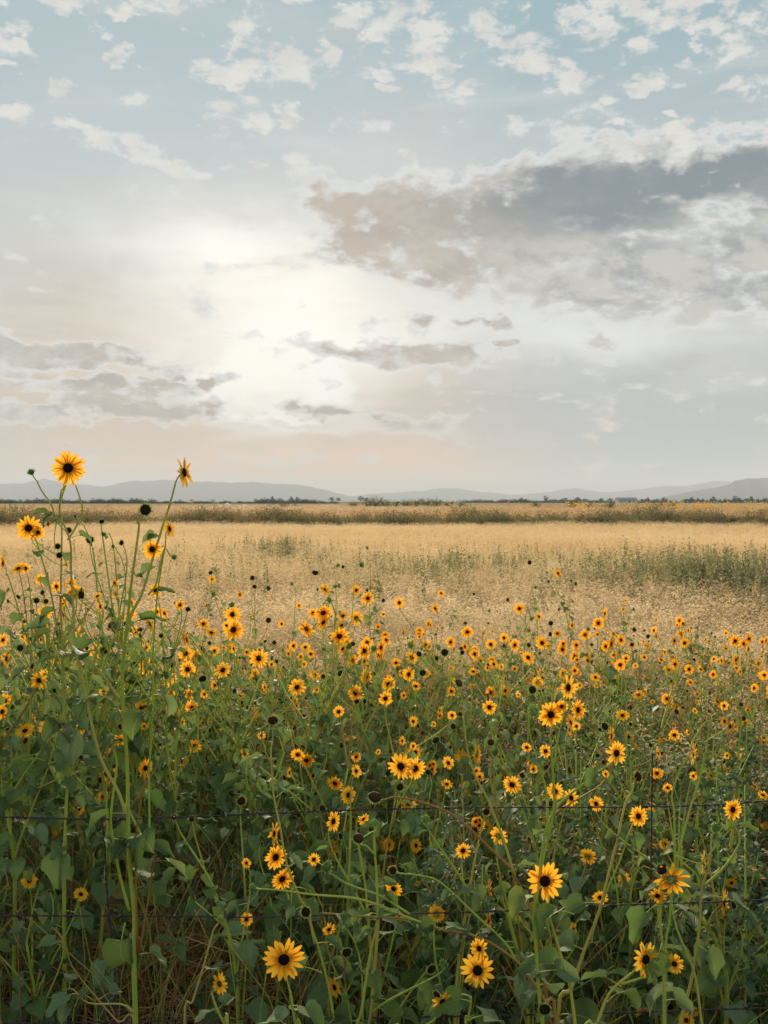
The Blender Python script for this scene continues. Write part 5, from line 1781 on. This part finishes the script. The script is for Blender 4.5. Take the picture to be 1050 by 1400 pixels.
hero('sunflower with a dark shrivelled head on a yellow stem leaning right above the top wire', 2.25, [(6.5, 3.4, [(780, 1350), (800, 1300), (818, 1250), (830, 1210), (842, 1150), (855, 1100), (863, 1078)], True, S), (4, 3, [(808, 1285), (822, 1240), (845, 1180), (866, 1125)], False, BR)],
     [(872, 1062), (873, 1116)], [(818, 1235, .065, 100, -10), (836, 1190, .045, -90, -40), (800, 1300, .07, 60, 0)], 0.3, 21)
hero('sunflower with a bloom seen from behind and a black seed head over it', 2.05, [(5.5, 3.2, [(910, 1400), (907, 1320), (904, 1260), (903, 1205), (904, 1196)], True, S), (4.4, 3, [(960, 1400), (948, 1330), (925, 1270), (918, 1225), (916, 1208)], True, S), (3, 2.4, [(906, 1290), (900, 1250), (899, 1235)], False, S)],
     [(905, 1188), (918, 1202), (899, 1225)], [(905, 1290, .075, 150, -20), (920, 1250, .07, -60, 0), (900, 1235, .07, 120, -40)], 0.4, 23)
hero('tall sunflower stalk topped by a green bud right of the dark wire stay', 2.15, [(6, 3.2, [(930, 1400), (945, 1335), (957, 1270), (960, 1215), (970, 1180), (975, 1145), (978, 1138)], True, S), (4, 2.6, [(958, 1212), (950, 1195), (935, 1180), (925, 1170)], False, S), (4, 2.6, [(960, 1213), (990, 1185), (1010, 1150), (1005, 1130), (996, 1120), (1001, 1112)], False, BR)],
     [(978, 1132), (1002, 1107), (962, 1180)], [(958, 1212, .055, 110, 10), (975, 1225, .08, -100, -30), (1000, 1130, .05, -90, 0)], 0.4, 25)
hero('sunflower with a side lit bloom below the middle wire at the right', 2.0, [(6, 3.4, [(815, 1400), (835, 1360), (860, 1335), (876, 1322)], True, BR), (3.6, 2.6, [(850, 1345), (885, 1335), (915, 1322)], False, BR)], [(883, 1312), (922, 1318)], [(850, 1350, .06, 60, 0), (830, 1370, .07, -60, 0)], 0.6, 27)
hero('sunflower with a starry bloom at the bottom right of centre', 1.98, [(5.5, 3.4, [(640, 1400), (643, 1370), (650, 1340)], True, S), (3.6, 2.8, [(648, 1350), (660, 1325), (658, 1305)], False, S), (4, 2.8, [(560, 1395 + 20), (590, 1395), (606, 1382)], True, S)], [(653, 1327), (655, 1297), (605, 1370), (597, 1360)], [(645, 1370, .07, 90, 0), (640, 1395, .08, -70, -10)], 0.6, 29)
hero('two dark maroon bare stalks of a sunflower crossing the top wire at the right', 2.3, [(4.5, 2.6, [(915, 1260), (922, 1180), (921, 1110), (918, 1090), (928, 1060), (940, 1035), (946, 1031)], True, BR), (4.5, 2.6, [(918, 1230), (930, 1160), (945, 1100), (958, 1060), (967, 1010), (969, 985)], False, M_BRANCH)],
     [(948, 1030)], [], 0.15, 31)
hero('bent sunflower stalk with a drooping bloom at the very low left', 2.0, [(3.6, .9, [(160, 1396), (130, 1365), (100, 1320), (88, 1290), (78, 1268)], True, DR), (3.4, .9, [(183, 1385), (165, 1372), (120, 1370), (100, 1352), (85, 1355)], False, S), (4, 2.4, [(262, 1370), (280, 1320), (292, 1275), (300, 1262)], True, S)],
     [(301, 1256)], [(128, 1368, .04, 80, 10), (95, 1352, .035, 20, 30), (100, 1370, .035, 150, -20)], 0.35, 33)
hero('low side facing sunflower with a spiky green back at the bottom left', 2.0, [(4.5, 3, [(305, 1400), (298, 1380), (290, 1362), (293, 1350)], True, S)], [(300, 1345)], [(295, 1385, .035, -50, 20)], 0.6, 35)

# ---- all other heads: gathered into plants by place and distance
left_over = sorted(HD, key=lambda h: (h['Y'], h['x']))
clusters = []
for h in left_over:
    p = at(h['x'], h['y'], h['Y'])
    h['pos'] = p
    best, bd = None, 1e9
    for c in clusters:
        if len(c) >= 6:
            continue
        cx = sum(q['pos'].x for q in c) / len(c); cy = sum(q['Y'] for q in c) / len(c)
        d = math.hypot(p.x - cx, (h['Y'] - cy) * .8)
        if d < .15 + .03 * h['Y'] and d < bd:
            best, bd = c, d
    if best is None:
        clusters.append([h])
    else:
        best.append(h)
for ci_, c in enumerate(clusters):
    r = random.Random(900 + ci_)
    Ym = sum(h['Y'] for h in c) / len(c)
    for h in c:
        h['Y'] = Ym + (h['Y'] - Ym) * .5
        h['pos'] = at(h['x'], h['y'], h['Y'])
        h['rad'] = max(.009, h['d'] / 2 / F * h['Y'])
    cx = sum(h['pos'].x for h in c) / len(c)
    bx, by = cx + r.gauss(0, .06), Ym + r.uniform(.0, .12)
    make_plant(c, Vector((bx, by, heightg(bx, by))), Ym, 1000 + ci_ * 37, auto_label(c, Ym), GF, 1 if Ym < 4.6 else 0, 1.0 if Ym < 4 else .8)
N_EXPLICIT = len(clusters)

# ---- the crowd between them: plants of the same kinds, nothing in the photograph tells them apart
def crowd_heads(r, base, top, n, spread, small):
    hs = []
    for i in range(n):
        k = r.choices('ACDBFE', [.32, .17, .24, .21, .04, .02])[0]
        z = top * (1 - .38 * r.random() ** 1.2) if i else top
        a = r.uniform(0, 2 * PI); q = spread * math.sqrt(r.random())
        D_ = KIND_SIZE[k] * min(1.05, .40 + .6 * r.random() ** 1.4) * small
        hs.append(dict(x=0, y=0, d=D_ / 2 * F / max(1, base.y), k=k, yaw=r.gauss(0, 60), pit=r.gauss(10, 25), Y=base.y, pos=base + Vector((q * math.cos(a), q * math.sin(a), z)), rad=D_ / 2))
    return hs


def copy_tree(src, parent=None):
    c = src.copy()
    COL.objects.link(c)
    if parent is not None:
        c.parent = parent
        c.matrix_parent_inverse = src.matrix_parent_inverse.copy()
    for ch in list(src.children):
        copy_tree(ch, c)
    return c


spots = []
r = random.Random(4242)
tries = 0
def dens(x, y):
    s = x / (y * .386)          # -1 left edge, 1 right edge of the view
    lim = 5.9 - 0.2 * s if s < 0 else 6.6 + .9 * s
    if y > lim:
        return 0.0
    if y < 2.75:
        return .5
    return 1.0 if y < 5.3 else 0.6
while len(spots) < 218 and tries < 60000:
    tries += 1
    y = math.sqrt(2.5 ** 2 + r.random() * (7.5 ** 2 - 2.5 ** 2))
    x = r.uniform(-1, 1) * (y * .386 * 1.28 + .22)
    if r.random() > dens(x, y) or (-.72 < x / y * 2.6 < -.38 and y < 3.7):
        continue
    md = .20 if y < 4 else .24
    if any((x - a) ** 2 + (y - b_) ** 2 < md * md for a, b_ in spots):
        continue
    spots.append((x, y))
spots.sort(key=lambda s: s[1])
ZONES = [(3.3, 'low leafy sunflower crowded behind the fence wires', 'low leafy sunflower plants behind the fence', 1, .64, (3, 6), 1.3),
         (4.7, 'mid sized branching sunflower crowded in the middle rows', 'branching sunflower plants of the middle rows', 0, .76, (8, 12), 1.1),
         (99, 'small many headed sunflower at the back of the patch', 'small sunflower plants at the back of the patch', 0, .79, (9, 14), .9)]
protos = {}
for i, (x, y, hk) in enumerate([(-1.02, 2.75, 1.22), (-.84, 2.95, 1.30), (-.98, 3.15, 1.34), (-.66, 3.25, 1.20), (-.86, 3.5, 1.28), (-1.15, 3.4, 1.33), (-.55, 3.7, 1.16), (-1.25, 3.8, 1.25), (-.98, 4.0, 1.2), (-.45, 3.3, 1.10), (-.30, 3.9, 1.08), (-.74, 4.2, 1.14), (-1.4, 4.3, 1.22), (-1.1, 4.6, 1.12)]):
    base = Vector((x, y, heightg(x, y)))
    lab = place_label('tall leafy sunflower in the dense clump at the left', 525 + x / y * F, 685 + (EYE - hk) / y * F)
    make_plant(crowd_heads(r, base, hk, r.randint(10, 15), .19, .8), base, y, 7000 + i * 31, lab, 'tall leafy sunflowers of the dense clump at the left', 1 if y < 3.6 else 0, 1.5)
for i, (x, y) in enumerate(spots):
    zi = next(k for k, z in enumerate(ZONES) if y < z[0])
    _, lab, grp, det, top, (na, nb), leafy = ZONES[zi]
    s = x / (y * .386)
    hk = top * (1.0 - .14 * s) * r.uniform(.82, 1.12)
    lst = protos.setdefault(zi, [])
    nprot = (14, 16, 12)[zi]
    base = Vector((x, y, heightg(x, y)))
    lab = place_label(lab, 525 + x / y * F, 685 + (EYE - hk) / y * F)
    if len(lst) < nprot:
        hs = crowd_heads(r, base, hk, r.randint(na, nb), .15 if zi < 2 else .20, (.62, .95, .85)[zi])
        o = make_plant(hs, base, y, 5000 + i * 17, lab, grp, det, leafy)
        lst.append((o, hk))
    else:
        src, h0 = r.choice(lst)
        o = copy_tree(src)
        o.location = base
        o['label'] = lab
        o.rotation_euler = (0, 0, r.uniform(-.6, .6))
        q = hk / h0
        o.scale = (r.choice((-1, 1)) * q ** .5, q ** .5, q)
        o.scale = (abs(o.scale[0]), o.scale[1], o.scale[2])

# ------------------------------------------------------------------ undergrowth
b = MB()
r = random.Random(31)
n_u = 0
while n_u < 12500:
    y = math.sqrt(2.55 ** 2 + r.random() * (6.6 ** 2 - 2.55 ** 2))
    x = r.uniform(-1, 1) * (y * .386 * 1.4 + .45)
    s = x / (y * .386)
    if y > 5.4 + (0.4 * s if s > 0 else 0) and r.random() < .5:
        continue
    zt = (.66 - .20 * s) * (0.55 + .45 * min(1, y / 4))
    z = zt * r.random() ** .75
    if y < 3.6 and s < .25 and z < .34 and r.random() < .75:
        continue                       # bare twiggy hollow at the bottom left
    L = r.uniform(.030, .085) * (1.15 - .4 * z)
    put_leaf(None, Vector((x, y, z + .03)), r.uniform(0, 6.3), L, r.randrange(1 << 30), r.uniform(-.9, .2), b)
    n_u += 1
o = b.build('undergrowth', [M_LEAF, M_BRANCH])
tag(o, 'dense tangle of grey green leaves filling the gaps between the sunflower stems', None, None, 'stuff')

b = MB()
for i in range(5200):
    y = math.sqrt(2.5 ** 2 + r.random() * (5.8 ** 2 - 2.5 ** 2))
    x = r.uniform(-1, 1) * (y * .386 * 1.4 + .4)
    if i < 1300:
        y = r.uniform(2.6, 3.6); x = r.uniform(-.36, -.10) * y
    z = r.uniform(0, .44 if y < 4 else .62)
    L = r.uniform(.08, .38)
    d = Vector((r.gauss(0, 1), r.gauss(0, .7), r.gauss(.1, .6))).normalized()
    p0 = Vector((x, y, z)); p2 = p0 + d * L
    p1 = (p0 + p2) / 2 + Vector((r.gauss(0, .12), r.gauss(0, .12), r.gauss(.05, .1))) * L
    for q in (p0, p1, p2):
        q.z = max(q.z, .005)
    ra = r.uniform(.0006, .0017)
    b.tube([p0, p0.lerp(p1, .6), p1, p1.lerp(p2, .6), p2], [ra, ra, ra * .9, ra * .7, ra * .4], 3, 0, r.random(), False)
o = b.build('dry_twigs', M_DRYSTEM)
tag(o, 'tangle of orange brown dry twigs and tumbled stems under the sunflowers', None, None, 'stuff')

b = MB()
for i in range(3200):      # thin upright shoots
    y = math.sqrt(2.45 ** 2 + r.random() * (6.8 ** 2 - 2.45 ** 2)) if i % 3 else r.uniform(2.42, 4.2)
    x = r.uniform(-1, 1) * (y * .386 * 1.4 + .4)
    h = r.uniform(.40, .62 if y < 4 else .86) * (1 - .12 * x / (y * .386))
    lx, ly = r.gauss(0, .14), r.gauss(0, .12)
    ra = r.uniform(.0010, .0026)
    b.tube([(x, y, 0), (x + lx * .3, y + ly * .4, h * .4), (x + lx * .7, y + ly * .8, h * .75), (x + lx * 1.3, y + ly, h)], [ra * 1.2, ra, ra * .8, ra * .6], 3, 0, r.random(), False)
o = b.build('thin_stalks', M_STALKS)
tag(o, 'countless thin green and reddish stalks rising between the sunflower plants', None, None, 'stuff')

# ---- pale green weeds among the sunflowers
def weed_meshes(seed, h):
    rr = random.Random(seed)
    st, lf = MB(), MB()
    st.tube([(0, 0, 0), (0.01, 0, h * .5), (0, .01, h)], [.004, .003, .0012], 5, 0, .1)
    shoots = [(Vector((0, 0, 0)), Vector((0, .01, h)))]
    for k in range(7):
        t = rr.uniform(.35, .85)
        a = rr.uniform(0, 6.3)
        p0 = Vector((0, 0, h * t))
        p1 = p0 + Vector((math.cos(a) * .07, math.sin(a) * .07, .11)) * rr.uniform(.6, 1.2)
        st.tube([p0, (p0 + p1) / 2 + Vector((0, 0, -.01)), p1], [.0022, .0016, .0008], 4, 0, .1)
        shoots.append((p0, p1))
    for p0, p1 in shoots:
        n = 60 if p0.z == 0 else 18
        for q in range(n):
            t = rr.uniform(.2, 1)
            p = p0.lerp(p1, t)
            L = rr.uniform(.014, .034) * (1.35 - t * (p.z / h))
            M = Matrix.Translation(p) @ Matrix.Rotation(rr.uniform(0, 6.3), 4, 'Z') @ Matrix.Rotation(rr.uniform(-.1, .9), 4, 'X') @ Matrix.Diagonal((L * .8, L, L, 1))
            lf.add_mesh(rr.choice(LEAVES_LO), M, 0, rr.random())
    return st.mesh('stem', [M_STEM]), lf.mesh('leaves', [M_WEED, M_WEED])


WD = [weed_meshes(700 + i, .62) for i in range(4)]
for i, (px, py, Y, lab) in enumerate([(632, 1060, 2.9, 'pale green bushy weed right of the double headed sunflower'), (622, 1085, 2.8, 'shorter pale green weed leaning on the bushy one right of centre'), (1022, 985, 3.3, 'tall pale green weed at the right edge above the top wire'),
                                      (1040, 905 + 40, 3.6, 'pale green weed at the very right edge, farthest back'), (790, 1010, 3.1, 'pale green feathery weed under the big sideways bloom'), (722, 1040, 3.0, 'pale green weed left of the tall yellow stem'), (985, 1040, 3.0, 'pale green weed below the tall one at the right'),
                                      (930, 1090, 2.7, 'pale green weed just above the top wire at the right'), (655, 1180, 2.55, 'feathery weed between the wires right of centre'), (1015, 1075, 2.6, 'pale weed touching the top wire near the right edge'), (590, 1140, 2.6, 'small pale weed just under the top wire at the centre'), (860, 960, 3.9, 'pale weed in the back rows right of centre')]):
    p = at(px, py, Y)
    o = empty('weed', (p.x, Y, 0), i * 1.3)
    s = p.z / .62
    o.scale = (s ** .5, s ** .5, s)
    tag(o, lab, 'weed', 'pale green weeds among the sunflowers')
    link('stem', WD[i % 4][0], o); link('leaves', WD[i % 4][1], o)
